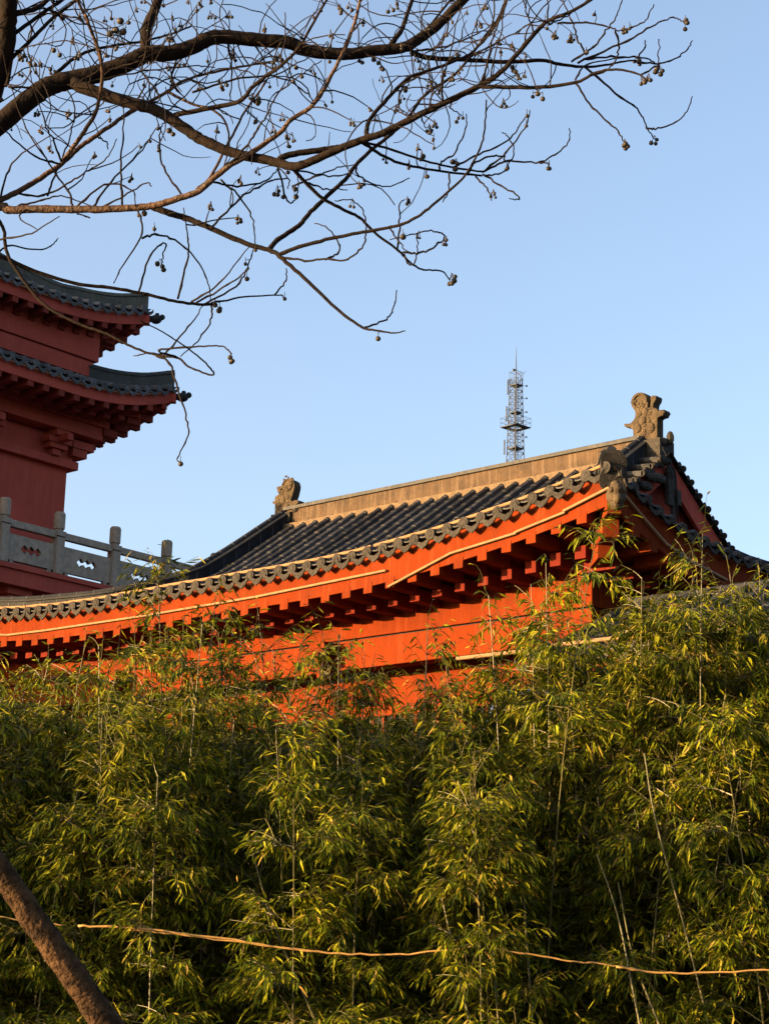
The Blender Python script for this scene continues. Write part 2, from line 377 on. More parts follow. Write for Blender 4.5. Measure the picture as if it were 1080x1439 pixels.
# main ridge, vertical ridges and hips
zr = ZE+hh(3.5)
mb = MB()
mb.box(L((AR+AL)/2, DB, zr-.10), (.46, AL-AR, .13)); mb.build('ridge_bedding', 'mortar', hall)
mb = MB(); mb.box(L((AR+AL)/2, DB, zr+.085), (.24, AL-AR, .27)); rg = mb.build('main_ridge', 'ridge', hall)
mb = MB(); mb.box(L((AR+AL)/2, DB, zr+.235), (.32, AL-AR, .05)); mb.box(L((AR+AL)/2, DB, zr-.03), (.30, AL-AR-.02, .045)); mb.build('ridge_moulding', 'tile', rg)
mb = MB(); mb.tube([L(AR, DB, zr+.275), L((AR+AL)/2, DB, zr+.265), L(AL, DB, zr+.275)], .045, n=10); mb.build('ridge_cap', 'dark', rg)
mb = MB()
for i in range(1, 19): mb.box(L(AR+i*(AL-AR)/19, DB, zr+.08), (.246, .012, .26))
mb.build('ridge_joints', 'mortar', rg)
# mortar scallops between the tiles where they meet the ridge
mb = MB()
for i in range(26):
    a = -1.0+.125+.25*i+.0
    if AR < a+.125 < AL: mb.ball(fpos(a+.125, 3.36, .02), .085, n=8, m=5, sq=(.9, 1.1, .75))
mb.build('mortar_fill', 'mortar', hall)
def slope_line(a, s0, s1, n, f): return [f(a, s, .03) for s in np.linspace(s0, s1, n)]
ridge(hall, slope_line(AR, 3.42, 1.9, 6, fpos)+[fpos(.2, 1.2, .03), fpos(-.45, .55, .03), fpos(-.86, .14, .06)], .2, .25, name='vertical_ridge', cap=.055)
ridge(hall, slope_line(AL, 3.42, 1.5, 7, fpos)+[fpos(a_, s_+.02, .02) for a_, s_ in zip(HIPL[0][1:], HIPL[1][1:])], .18, .24, name='vertical_ridge', cap=.05)
ridge(hall, slope_line(AR, 3.42, 1.9, 6, bpos)+[bpos(.2, 1.2, .03), bpos(-.86, .14, .06)], .2, .25, name='vertical_ridge', cap=.055)
ridge(hall, slope_line(AL, 3.42, 1.9, 6, bpos)+[bpos(11.6, .14, .02)], .2, .25, name='vertical_ridge', cap=.055)
# broken ornament where the hip ends at the near corner
c = fpos(-.9, .1, .10); mb = MB()
d45 = L(-1, -1, .1).normalized()
mb.tube([c-d45*.22, c+d45*.06], [.13, .15], n=16); mb.tube([c+d45*.06, c+d45*.03, c-d45*.12], [.15, .115, .10], n=16)
mb.tube([c+Vector((0, 0, -.17))+d45*.0, c+Vector((0, 0, -.19))+d45*.05], [.165, .165], n=18)
mb.ball(c-d45*.30+Vector((0, 0, .15)), .10, sq=(1, 1, 1.1)); mb.box(c-d45*.34+Vector((0, 0, .26)), (.06, .09, .12))
for q in range(7): 
    mb.ball(c-d45*rnd.uniform(.1, .5)+Vector((rnd.uniform(-.1, .1), rnd.uniform(-.1, .1), rnd.uniform(.02, .12))), rnd.uniform(.04, .07), n=6, m=4)
mb.build('hip_end_ornament', 'drip', hall)
# gable
GA = .78
tri = [(DB-3.5+s, ZE+hh(s)-.06) for s in np.linspace(1.5, 3.5, 14)]; tri += [(2*DB-b, z) for b, z in tri[-2::-1]]
m4 = Matrix(((1, 0, 0, 0), (0, 0, -1, 0), (0, 1, 0, 0), (0, 0, 0, 1)))      # (x,y) -> (b, z), depth along a
def place(a): return Matrix.Translation((0, a, 0)) @ m4
outline('gable_wall', [tri+[(DB+2.05, ZE+.35), (DB-2.05, ZE+.35)]], .16, 'dull', hall, place(GA+.05))
top = [(DB-3.5+s, ZE+hh(s)-.045) for s in np.linspace(1.35, 3.5, 14)]; top += [(2*DB-b, z) for b, z in top[-2::-1]]
bot = [(b, z-.30) for b, z in top]; bot = [(b+(DB-b)*.04, z) for b, z in bot]
outline('bargeboard', [top+bot[::-1]], .05, 'dull', hall, place(VA+.09))
mb = MB()                                                                    # hanging fish ornament and loose boards on the gable
gb = DB-.25
mb.box(L(VA+.02, DB, zr-.50), (.20, .06, .42)); mb.box(L(VA-.02, DB-.08, zr-.62), (.12, .05, .24)); mb.box(L(VA-.02, DB+.10, zr-.60), (.10, .05, .2))
mb.box(L(VA+.0, DB+.02, zr-.78), (.07, .04, .22)); mb.ball(L(VA, DB-.02, zr-.28), .09, sq=(1.4, .4, 1))
mb.build('gable_pendant', 'drip', hall)
mb = MB(); mb.tube([L(VA-.06, DB-.3, zr-.02), L(VA-.08, DB-.05, zr-.3), L(VA-.06, DB+.03, zr-.62), L(VA-.02, DB+.1, zr-.95)], .012, n=5)
mb.build('cable', 'dark', hall)
mb = MB()
for q in range(12):
    s_ = rnd.uniform(2.5, 3.35); mb.ball(L(VA+rnd.uniform(-.05, .1), DB-3.5+s_, ZE+hh(s_)-rnd.uniform(.02, .22)), rnd.uniform(.06, .12), n=7, m=5, sq=(1.5, .6, .6))
mb.build('weathered_verge_tiles', 'drip', hall)
mb = MB(); mb.loft([[L(GA-.3, 2.4, 7.42), L(GA-.29, 2.62, 7.42), L(GA-.25, 2.62, 7.42), L(GA-.26, 2.4, 7.42)], [L(GA-.25, 2.44, 7.55), L(GA-.24, 2.6, 7.55), L(GA-.2, 2.6, 7.55), L(GA-.21, 2.44, 7.55)], [L(GA-.2, 2.5, 7.82), L(GA-.2, 2.52, 7.82), L(GA-.19, 2.52, 7.82), L(GA-.19, 2.5, 7.82)]])
mb.build('broken_slate', 'pale', hall)
# skirt ridge at the foot of the gable
ridge(hall, [L(.55, b, ZE+hh(1.55)+.0) for b in (.65, 1.6, 2.5, 3.4, 4.35)], .12, .12, cap=.035, name='skirt_ridge')
# ridge beasts, outlines read off the photo in the ridge plane (a, z)
BR = [(1.039,9.103),(1.10,9.16),(1.172,9.175),(1.180,9.205),(1.166,9.216),(1.12,9.205),(1.078,9.204),(1.035,9.235),(1.011,9.262),(1.000,9.31),(1.004,9.355),(1.035,9.40),(1.057,9.436),(1.07,9.49),(1.062,9.532),(1.04,9.57),(1.008,9.592),(.96,9.608),(.914,9.602),(.865,9.585),(.827,9.556),(.80,9.52),(.79,9.479),(.80,9.42),(.80,9.37),(.778,9.34),(.765,9.39),(.756,9.449),(.762,9.49),(.756,9.507),(.73,9.525),(.703,9.518),(.672,9.51),(.663,9.489),(.672,9.47),(.669,9.455),(.704,9.415),(.715,9.38),(.718,9.352),(.69,9.345),(.665,9.326),(.645,9.299),(.61,9.302),(.587,9.30),(.552,9.295),(.535,9.262),(.56,9.235),(.567,9.214),(.627,9.209),(.654,9.196),(.656,8.964),(.66,8.80),(1.02,8.80)]
BL = [(7.617,8.80),(7.617,8.967),(7.624,9.093),(7.673,9.111),(7.680,9.13),(7.669,9.142),(7.627,9.146),(7.63,9.18),(7.617,9.217),(7.548,9.238),(7.575,9.28),(7.595,9.329),(7.605,9.345),(7.589,9.362),(7.55,9.368),(7.527,9.36),(7.52,9.335),(7.511,9.315),(7.472,9.267),(7.461,9.276),(7.478,9.34),(7.478,9.383),(7.468,9.41),(7.447,9.43),(7.41,9.448),(7.365,9.452),(7.32,9.445),(7.275,9.423),(7.24,9.40),(7.222,9.362),(7.212,9.32),(7.217,9.279),(7.23,9.23),(7.245,9.18),(7.265,9.14),(7.277,9.102),(7.262,9.079),(7.194,9.089),(7.15,9.085),(7.124,9.068),(7.115,9.05),(7.122,9.036),(7.15,9.02),(7.175,9.003),(7.24,8.95),(7.26,8.80)]
m5 = Matrix(((0, 0, 1, 0), (1, 0, 0, 0), (0, 1, 0, 0), (0, 0, 0, 1)))       # (x,y) -> (a, z), depth along b
def beast(out, hub, lab, feet):
    o = outline('ridge_beast', [out], .15, 'stone', hall, Matrix.Translation((DB-.02, 0, 0)) @ m5, bevel=.012)
    o['label'] = lab
    rl = MB(); f = DB-.02-.085
    # spiral relief of the curled tail, scales and limbs
    sp = [L(hub[0]+math.cos(t)*(.028+.0095*t)*hub[2], f, hub[1]+math.sin(t)*(.028+.0095*t)) for t in np.linspace(3.6, 9.6, 26)]
    rl.tube(sp, .012, n=6)
    for a, z, r_ in feet: rl.ball(L(a, f+.005, z), r_, n=8, m=6, sq=(.45, 1, 1.1))
    for q in range(46):
        a, z = feet[0][0]+rnd.uniform(-.11, .11), rnd.uniform(8.92, 9.50); r_ = rnd.uniform(.012, .034)
        if z > 9.36: a = hub[0]+rnd.uniform(-.09, .09)
        rl.ball(L(a, f+.01, z), r_, n=6, m=4, sq=(.7, rnd.uniform(.7, 1.8), rnd.uniform(.6, 1.5)))
    rl.build('relief_carving', 'stone', o)
    return o
beast(BR, (.93, 9.47, 1), 'tall weathered beast with curled tail on the near ridge end', [(.88, 9.2, .06), (.76, 9.08, .07), (.95, 9.10, .05), (.84, 9.32, .05)])
beast(BL, (7.35, 9.34, -1), 'small beast with curled tail on the far ridge end', [(7.45, 9.12, .06), (7.36, 9.0, .06), (7.52, 9.05, .05)])
mb = MB(); mb.box(L(AL+.04, DB, 8.82), (.34, .40, .16)); mb.ball(L(7.15, DB-.1, 8.93), .07, sq=(1, 1.2, .8)); mb.build('beast_plinth', 'drip', hall)
mb = MB(); mb.box(L(AR-.12, DB, 8.76), (.34, .42, .28))
mb.ball(L(.62, DB-.05, 8.86), .12, sq=(1, .9, .6)); mb.ball(L(.52, DB, 8.92), .07, sq=(.7, .8, 1.4))
mb.build('beast_plinth', 'drip', hall)

# walls
LW = 11.3
mb = MB()
mb.box(L(LW/2, 2.55, 2.65), (4.9, LW-.1, 5.3)); mb.box(L(LW/2, 2.65, 5.95), (4.3, LW-.7, 1.7)); mb.build('wall', 'red', hall)
mb = MB(); mb.box(L(LW/2, .10, 5.975), (.24, LW-.006, .375)); mb.box(L(.10, 2.5, 5.975), (4.76, .24, .375))
mb.build('lower_beam', 'red', hall, bevel=.008)
mb = MB(); mb.box(L(LW/2, .085, 6.53), (.25, LW+.03, .70)); mb.box(L(.085, 2.5, 6.53), (4.79, .25, .70)); mb.build('upper_beam', 'red', hall, bevel=.008)
mb = MB(); mb.box(L(LW/2, .12, 6.171), (.22, LW-.02, .020)); mb.box(L(.12, 2.5, 6.171), (4.74, .22, .020)); mb.build('beam_groove', 'dark', hall)
col = None
for a in (.16, 4.1, 8.1, 11.1):
    mb = MB(); mb.tube([L(a, .12, 0), L(a, .12, 5.55)], .15, n=20); c_ = mb.build('column', 'red', hall, smooth=False)
    if a > 1:
        mb = MB()
        prof = [(-.30, .0), (-.30, -.10), (-.22, -.13), (-.20, -.26), (-.10, -.34), (-.08, -.47), (.08, -.47), (.10, -.34), (.20, -.26), (.22, -.13), (.30, -.10), (.30, 0)]
        mb.loft([[L(a+x*.30, b, 6.15+z) for x, z in prof] for b in (-.24, .0)])
        mb.box(L(a, -.20, 6.06), (.16, .26, .12)); mb.box(L(a, -.27, 5.92), (.12, .14, .14))
        mb.build('bracket', 'red', hall, bevel=.006)
# window openings under the beam
for a0, a1 in ((.5, 1.9), (2.3, 3.7), (4.6, 5.9), (6.4, 7.7), (8.6, 9.8)):
    mb = MB(); mb.box(L((a0+a1)/2, .062, 4.35), (.06, a1-a0, 1.7)); wn = mb.build('window', 'void', hall)
    mb = MB()
    for q in range(9): mb.box(L(a0+(a1-a0)*q/8, .02, 4.35), (.05, .035, 1.7))
    for z in (3.52, 4.35, 5.18): mb.box(L((a0+a1)/2, .024, z), (.05, a1-a0+.06, .06))
    mb.build('lattice', 'red', wn)
# eave woodwork
for posf, t0, t1 in ((fpos, -.93, 11.9), (spos, -.93, 5.93)):
    mb = MB(); curve_board(mb, posf, t0+.03, t1, .055, .10, -.03, -.40, n=60); mb.build('fascia', 'red', hall)
    mb = MB(); rows = []
    for i in range(41):
        t = t0+(t1-t0)*i/40; sm = min(1.25, max(.11, (t+1.0)))
        e = posf(t, 0).z
        rows.append([Vector((posf(t, s).x, posf(t, s).y, e+zz)) for s, zz in ((.10, -.10), (min(.55, sm), -.07), (sm, -.05+(.1 if sm > 1 else 0)))])
    mb.grid(rows); mb.build('soffit', 'eave_shade', hall, fix=False)
    Nv = (posf(3, 0)-posf(3, 1)); Nv.z = 0; Nv.normalize(); ang = math.atan2(Nv.y, Nv.x)
    t = t0+.42
    while t < t1-.1:
        # upper row reaches the fascia, lower row set back
        p = posf(t, .28); z = posf(t, 0).z; mb = MB()
        mb.box((p.x, p.y, z-.415), (.46, .135, .135), rz=ang); mb.build('rafter', 'red', hall)
        if t > t0+.75:
            q = posf(t, .80); zq = z-lift_f(t)*.35 if posf is fpos else z-lift_s(t)*.35
            mb = MB(); mb.box((q.x, q.y, zq-.47), (.56, .15, .15), rz=ang); mb.build('under_rafter', 'eave_shade', hall)
        t += .352
    mb = MB()
    curve_board(mb, posf, t0+.7, t1, .52, 1.0, -.24, -.385, n=50); mb.build('eave_beam', 'eave_shade', hall)
# pale battens along the eave
def batten(pts, r_=.016, name='eave_batten'):
    mb = MB(); mb.tube(pts, r_, n=8); return mb.build(name, 'batten', hall)
bt = []
for x0, x1 in ((-.82, .9), (.9, 2.55), (2.6, 4.6), (4.62, 7.2), (7.2, 9.2), (9.22, 11.6)):
    n_ = 8; batten([fpos(x0+(x1-x0)*i/n_, .03, .088+rnd.uniform(-.006, .006)) for i in range(n_+1)], .021)
def fb(a, z): return L(a, -.975, z)
batten([fb(11.5, 6.95), fb(9.6, 6.70), fb(8.767, 6.676), fb(6.688, 6.654), fb(4.551, 6.664), fb(2.35, 6.728)])
batten([fb(2.31, 6.52), fb(1.345, 6.806), fb(.384, 6.915)]); batten([fb(.40, 6.925), fb(-.30, 7.06)]); batten([fb(-.28, 7.075), fb(-.90, 7.25)], .018)
batten([L(-.98, b, z) for b, z in ((-.80, 7.20), (-.35, 6.98), (.05, 6.80))], .017); batten([L(-.98, b, z) for b, z in ((.05, 6.80), (.6, 6.70), (1.35, 6.62))], .017)
mb = MB()
for a in np.arange(-.7, 11.4, .5): p = fpos(a, .03, .105); mb.box(p+L(rnd.uniform(-.05, .05), 0, 0), (.03, .035, .03))
mb.build('batten_clips', 'dark', hall)
# corner beam under the near corner, stepped, with a carved head
d45 = L(-1, -1, 0).normalized(); rz45 = math.atan2(d45.y, d45.x)
cz = ZE+.56
mb = MB()
def cb(s0, s1, z0, z1, wd):        # along the diagonal, s = distance from the eave corner
    c = L(-1, -1, 0)-d45*((s0+s1)/2); mb.box((c.x, c.y, (z0+z1)/2), (s1-s0, wd, z1-z0), rz=rz45)
cb(.08, 1.0, cz-.54, cz-.33, .17); cb(.28, 1.35, cz-.76, cz-.543, .20); cb(.62, 1.5, cz-.92, cz-.763, .18)
mb.build('corner_beam', 'red', hall, bevel=.01)
mb = MB(); c = L(-1, -1, cz-.36)+d45*.04
mb.ball(c, .125, n=12, m=9, sq=(.9, .9, 1.05)); mb.ball(c+d45*.07+Vector((0, 0, .05)), .07, n=9, m=6); mb.ball(c+d45*.10-Vector((0, 0, .06)), .06, n=9, m=6)
mb.ball(c-Vector((0, 0, .11))+d45*.01, .085, n=9, m=6, sq=(1, 1, .8)); mb.ball(c+Vector((0, 0, .12))-d45*.03, .06, n=8, m=6)
for s_ in (-1, 1): mb.ball(c+d45*.08+Vector((-d45.y, d45.x, 0))*.07*s_+Vector((0, 0, .04)), .035, n=7, m=5)
mb.build('corner_beast_head', 'stone', hall, smooth=True)

# ================================================================ low wing in front of the hall's corner
wing = tag(empty('side_gallery', (HX, HY, 0), AZ), 'low tiled gallery roof at right, partly hidden by bamboo below the hall corner', 'gallery')
pt = new_parts(); z0 = 5.27
wl = lambda t: 0
wpos = roof_side(pt, (0, -1.9), (1, 0), (0, -1), -5.2, -.45, lambda s: .42*s+.03*s*s, wl, wg, lambda t: 1.85, z0-.05, pitch=.25)
finish(pt, wing)
ridge(wing, [L(-5.2, -.02, z0+.80), L(-2, -.02, z0+.80), L(-.5, -.02, z0+.80)], .12, .08, name='wing_ridge')
mb = MB(); mb.box(L(-2.75, -1.1, 2.5), (.9, 4.4, 5.0)); mb.build('wall', 'red', wing)
mb = MB(); curve_board(mb, wpos, -5.1, -.5, .06, .11, -.03, -.20, n=10); mb.build('fascia', 'red', wing)
mb = MB(); mb.tube([wpos(.5, .03, .10), wpos(-.6, .03, .09)], .022, n=8); mb.tube([wpos(-.62, .02, .115), wpos(-5.0, .03, .10)], .022, n=8); mb.build('eave_batten', 'batten', wing)


# ================================================================ pagoda behind on the left
pag = tag(empty('pagoda', (HX, HY, 0), AZ), 'dark red pagoda in shade with two tiers of upturned tiled eaves', 'pagoda')
WA, WB = 15.4, 4.6; PW = 8.2              # wall planes a = WA, b = WB; plan PW square
hp = lambda s: .30*s+.085*s*s
def tier(ae, bc, ze, lf, W, rise, wall_a, wall_b):
    """eave plane a=ae, corner b=bc, eave line height ze, corner lift lf, eave length W, depth inward of slope rise"""
    pt = new_parts(); Lc = 2.6
    def lift(t): 
        d = min(t, W-t); return lf*max(0, 1-d/Lc)**2.2 if d < Lc else 0
    wgp = lambda s: max(0, 1-s/1.8)
    sm = lambda t: max(.02, min(rise, t, W-t))
    p1 = roof_side(pt, (ae, bc-W), (0, 1), (-1, 0), 0, W, hp, lift, wgp, sm, ze, pitch=.27)
    p2 = roof_side(pt, (ae, bc), (1, 0), (0, 1), 0, W, hp, lift, wgp, sm, ze, pitch=.27)
    finish(pt, pag, 'tilelift', 'tilelift')
    for f_, n_ in ((p1, 1), (p2, 2)):
        mb = MB(); curve_board(mb, f_, .05, W-.05, .05, .12, -.04, -.30, n=40); mb.build('fascia', 'dull', pag)
        Nv = f_(3, 0)-f_(3, 1); Nv.z = 0; Nv.normalize(); ang = math.atan2(Nv.y, Nv.x)
        mb = MB(); rows = []
        ovh = (wall_a-ae)+.3
        for i in range(31):
            t = W*i/30; e = f_(t, 0).z; d = min(t, W-t); s1 = max(.13, min(ovh, d)); lfr = lift(t)
            rows.append([Vector((f_(t, s).x, f_(t, s).y, e-.06-(lfr*.6*s/ovh))) for s in (.12, s1*.5+.06, s1)])
        mb.grid(rows); mb.build('soffit', 'soffit_shade', pag, fix=False)
        t = .30
        while t < W-.1:
            d = min(t, W-t)
            if d > .25:
                ln = min(.6, d); p = f_(t, .06+ln/2); z = f_(t, 0).z; mb = MB(); mb.box((p.x, p.y, z-.345), (ln, .13, .13), rz=ang); mb.build('rafter', 'soffit_shade', pag)
            t += .36
        # stepped bracket courses under the eave
        mb = MB()
        for q, (s_, zz, hh_) in enumerate(((.55, -.40, .14), (.80, -.56, .15), (1.02, -.72, .15)) if n_ == 2 else ((.62, -.40, .12),)):
            k_ = int(W/.36)
            for i in range(k_):
                t = .3+i*.36; d = min(t, W-t)
                if d < s_+.05: continue
                p = f_(t, s_); z = f_(t, 0).z-lift(t)*(.35+.2*q); mb.box((p.x, p.y, z+zz), (.34, .15, hh_), rz=ang)
        mb.build('bracket_course', 'soffit_shade', pag)
        mb = MB(); mb.tube([f_(W*i/24, .02, -.10)+Nv*.035 for i in range(1, 24)], .012, n=6); mb.build('eave_batten', 'batten', pag)
    cx, cy = ae, bc
    hip = [p1(W-s, s, .04) for s in (.05, .5, 1.0, 1.6, rise*.98)]
    ridge(pag, hip, .18, .26, name='hip_ridge', cap=.05, m='ridgelift', capm='ridgelift')
    hip = [p1(s, s, .04) for s in (.05, .5, 1.0, 1.6, rise*.98)]; ridge(pag, hip, .18, .26, name='hip_ridge', cap=.05, m='ridgelift', capm='ridgelift')
    hip = [p2(W-s, s, .04) for s in (.05, .5, 1.0, 1.6, rise*.98)]; ridge(pag, hip, .18, .26, name='hip_ridge', cap=.05, m='ridgelift', capm='ridgelift')
    # corner beam and head
    dg = L(-1, 1, 0).normalized(); rz_ = math.atan2(dg.y, dg.x); c = L(ae, bc, 0); z = ze+lf; mb = MB()
    for s0, s1, za, zb, wd in ((.02, 1.0, -.34, -.16, .16), (.3, 1.6, -.52, -.345, .18), (.7, 1.9, -.68, -.525, .18)):
        q = c-dg*((s0+s1)/2); mb.box((q.x, q.y, z+(za+zb)/2), (s1-s0, wd, zb-za), rz=rz_)
    mb.build('corner_beam', 'dull', pag, bevel=.008)
    mb = MB(); q = c+dg*.10+Vector((0, 0, z-.22)); mb.ball(q, .10, n=10, m=7, sq=(1.2, 1.2, .9)); mb.ball(q+dg*.12+Vector((0, 0, .05)), .06, n=8, m=6); mb.ball(q+dg*.02+Vector((0, 0, .09)), .05)
    mb.tube([c-dg*.3+Vector((0, 0, z-.2)), q], .07, n=8); mb.build('corner_beast_head', 'dark', pag, smooth=True)
    return p1, p2
tier(14.0, 6.05, 12.72, .50, 11.0, 2.2, WA, WB)
tier(14.6, 5.78, 14.46, .42, 10.4, 3.6, 15.6, 4.6)
# upper roof cone closing the top
mb = MB(); zt = 14.46+hp(3.6)
a0, b1, W = 14.6+3.6, 5.78-3.6, 10.4-7.2
sq = [(a0, b1), (a0+W, b1), (a0+W, b1-W), (a0, b1-W)]
mb.loft([[L(a, b, zt-.05) for a, b in sq], [L(a0+W/2+(a-a0-W/2)*.1, b1-W/2+(b-b1+W/2)*.1, zt+2.0) for a, b in sq]]); mb.ball(L(a0+W/2, b1-W/2, zt+2.5), .35); mb.build('roof_top', 'tile', pag)
def pbox(name, a0, a1, b0, b1, z0_, z1_, m='dull', par=None, bevel=.008):
    mb = MB(); mb.box(L((a0+a1)/2, (b0+b1)/2, (z0_+z1_)/2), (b1-b0, a1-a0, z1_-z0_)); return mb.build(name, m, par or pag, bevel=bevel)
B0 = WB-PW
pbox('wall', WA, WA+PW, B0, WB, 0, 12.6)
pbox('upper_wall', 15.6, 15.6+7.6, B0+.1, 4.3, 12.6, 14.9)
pbox('shelf_moulding', WA-.15, WA+PW+.15, B0-.15, WB+.15, 11.42, 11.58)
pbox('frieze_beam', WA-.06, WA+PW, B0, WB+.06, 11.585, 12.02)
pbox('lower_beam', 15.0, WA+PW, B0-.4, 5.10, 12.05, 12.30); pbox('upper_beam', 14.96, WA+PW, B0-.4, 5.22, 12.31, 12.85)
pbox('lower_beam', 15.15, WA+PW, B0-.3, 4.85, 13.30, 13.62); pbox('upper_beam', 15.1, WA+PW, B0-.3, 4.95, 13.63, 14.25)
# bracket sets on the shelf
def bset(b):
    mb = MB(); z = 11.58
    for wd, z0_, z1_, dp in ((.20, 0, .12, .16), (.42, .12, .22, .22), (.56, .22, .34, .26), (.34, .34, .46, .34)):
        mb.box(L(WA-.06-dp/2, b, z+(z0_+z1_)/2), (wd, dp, z1_-z0_))
    mb.box(L(WA-.42, b, z+.30), (.14, .36, .13)); mb.build('bracket_set', 'dull', pag, bevel=.01)
for b in (4.15, 2.55, .95, -.65, -2.2): bset(b)
mb = MB()
for i, (o_, z) in enumerate(((.25, 11.75), (.42, 11.92))): mb.box(L(WA+3.8, WB+o_/2, z), (o_+.1, 8.0, .15))
mb.build('bracket_course', 'dull', pag)
pbox('lamp_box', WA+.3, WA+.42, WB+.03, WB+.14, 11.18, 11.34, m='dark', bevel=.02)
# terrace and podium, stretched left out of view to shade the hall's end
TA = 14.0
pbox('terrace_slab', TA+.02, 24.5, -8.1, 9.2, 8.62, 8.965)
pbox('terrace_cornice', TA-.03, 24.6, -8.15, 9.25, 8.90, 8.985, bevel=0)
pbox('podium_shade_wall', TA+.9, 24, -10.4, 8.6, 0, 7.2); pbox('podium_frieze', TA+.9, 24, -8, 8.6, 7.2, 8.62)
for b in (2.75, 5.2, .3, -2.2, -4.7, -7.2):
    mb = MB()
    for wd, z0_, z1_ in ((.55, 8.50, 8.62), (.42, 8.36, 8.50), (.28, 8.2, 8.36), (.2, 5, 8.2)): mb.box(L(TA+.45, b, (z0_+z1_)/2), (wd, wd, z1_-z0_))
    mb.build('terrace_column', 'dull', pag)
bal = [2.22-1.27*i for i in (2, 1)]+[.95, 2.22, 3.46, 4.79, 6.09, 7.38, 8.66]
bal = sorted(set(round(b, 2) for b in [-7.9, -6.65, -5.4, -4.13, -2.86, -1.59, -.32, .95, 2.22, 3.46, 4.79, 6.09, 7.38, 8.66]))
dia = [(-.24, 0), (-.15, .088), (-.075, .02), (0, .088), (.075, .02), (.15, .088), (.24, 0), (.15, -.088), (.075, -.02), (0, -.088), (-.075, -.02), (-.15, -.088)]
post0 = None
for i, b in enumerate(bal):
    if post0 is None:
        mb = MB(); mb.box((0, 0, .34), (.18, .18, .68)); mb.box((0, 0, .74), (.205, .205, .10)); mb.tube([(0, 0, .79), (0, 0, .825)], .082, n=20); mb.tube([(0, 0, .825), (0, 0, .85), (0, 0, 1.11), (0, 0, 1.15)], [.095, .105, .105, .085], n=20)
        post0 = mb.build('railing_post', 'rail', pag, bevel=.01); o = post0
    else: o = dup(post0, pag)
    o.location = L(TA+.1, b, 9.0)
    if i < len(bal)-1:
        b2 = bal[i+1]; wd = b2-b-.18; c = (b+b2)/2
        mb = MB(); mb.box(L(TA+.1, c, 9.72), (wd+.01, .11, .13)); mb.build('hand_rail', 'rail', pag, bevel=.01)
        outline('railing_panel', [[(-wd/2, 0), (wd/2, 0), (wd/2, .47), (-wd/2, .47)], [(x, .24-z) for x, z in dia]], .08, 'rail', pag, Matrix.Translation(L(TA+.1, c, 9.06)) @ m4)
        mb = MB()
        for q in (-.4, .4): mb.box(L(TA+.1, c+q*wd, 9.03), (.08, .08, .05))
        mb.box(L(TA+.1, c, 9.012), (wd, .05, .012)); mb.build('panel_foot', 'rail', pag)

# ================================================================ lattice mast far behind
K = 300.0
def far(px, py, k=K): return EYE+k*((px-540)/FP*Rv-(py-719.5)/FP*Uv+Fv)
base = far(724, 600); tower = tag(empty('lattice_mast', (base.x, base.y, 0), math.radians(42)), 'grey steel lattice mast with antennas and railed platforms beyond the hall roof', 'radio mast')
Z = lambda py: far(724, py).z
def hw(z): return lin(z, [0, Z(640), Z(600), Z(530)], [5.5, 1.32, 1.2, .95])   # half diagonal of the square
legs = MB(); br = MB()
def cor(z, i): r_ = hw(z); a = PI/4+i*PI/2; return Vector((r_*math.cos(a)*1.0, r_*math.sin(a), z))
zs = [0]
while zs[-1] < Z(640): zs.append(zs[-1]+max(1.3, hw(zs[-1])*1.6))
zs = [z for z in zs if z < Z(640)]+list(np.linspace(Z(640), Z(527), 13))
for i in range(4):
    legs.tube([cor(z, i) for z in zs], .075, n=5)
    for z1, z2 in zip(zs, zs[1:]):
        a, b = cor(z1, i), cor(z1, (i+1) % 4); c, d = cor(z2, i), cor(z2, (i+1) % 4)
        br.bar(a, b, .06); br.bar(a, d, .05); br.bar(b, c, .05)
legs.build('mast_leg', 'steel', tower); br.build('cross_bracing', 'steel', tower)
mb = MB(); 
for q in range(4): mb.bar(Vector((-.2, 0, Z(650))), Vector((-.1, 0, Z(530))), .05)
mb.tube([(-.25, -.1, Z(660)), (-.25, -.1, Z(535))], .09, n=6); mb.tube([(.25, -.25, Z(660)), (.22, -.2, Z(540))], .05, n=6); mb.build('cable_ladder', 'steel', tower)
for py, hwp in ((601, 2.35), (537, 1.05), (633, 1.3), (579, 1.0)):
    z = Z(py); mb = MB(); r_ = hwp/math.sqrt(2)
    if hwp > 2:
        for sx, sy, lx, ly in ((1, 0, .8, 2*r_), (-1, 0, .8, 2*r_), (0, 1, 2*r_, .8), (0, -1, 2*r_, .8)): mb.box((sx*(r_-.4), sy*(r_-.4), z), (lx, ly, .14+.01*abs(sx)))
    else: mb.box((0, 0, z), (2*r_, 2*r_, .18))
    o = mb.build('platform', 'steel', tower)
    if hwp > 2 or py == 537:
        mb = MB(); H = 1.5 if hwp > 2 else 2.2
        for k_ in range(4):
            a = PI/4+k_*PI/2; p = Vector((hwp*math.cos(a), hwp*math.sin(a), z)); q = Vector((hwp*math.cos(a+PI/2), hwp*math.sin(a+PI/2), z))
            for f_ in (.5, 1): mb.bar(p+Vector((0, 0, H*f_)), q+Vector((0, 0, H*f_)), .045)
            for f_ in (0, .33, .66): mb.bar(p.lerp(q, f_), p.lerp(q, f_)+Vector((0, 0, H)), .045)
        mb.build('railing', 'steel', o)
tl = Matrix.Rotation(-math.radians(42), 3, 'Z')
def ofs(px): return tl @ (Rv*((px-724)/FP*K))
for px, y0, y1 in ((712.5, 528, 551), (711, 569, 591), (708.5, 620, 642)):
    o_ = ofs(px); mb = MB(); mb.box((o_.x, o_.y, (Z(y0)+Z(y1))/2), (.16, .16, Z(y0)-Z(y1))); mb.bar(Vector((o_.x, o_.y, Z(y0)-.5)), Vector((0, 0, Z(y0)-.5)), .04); mb.build('panel_antenna', 'steel', tower)
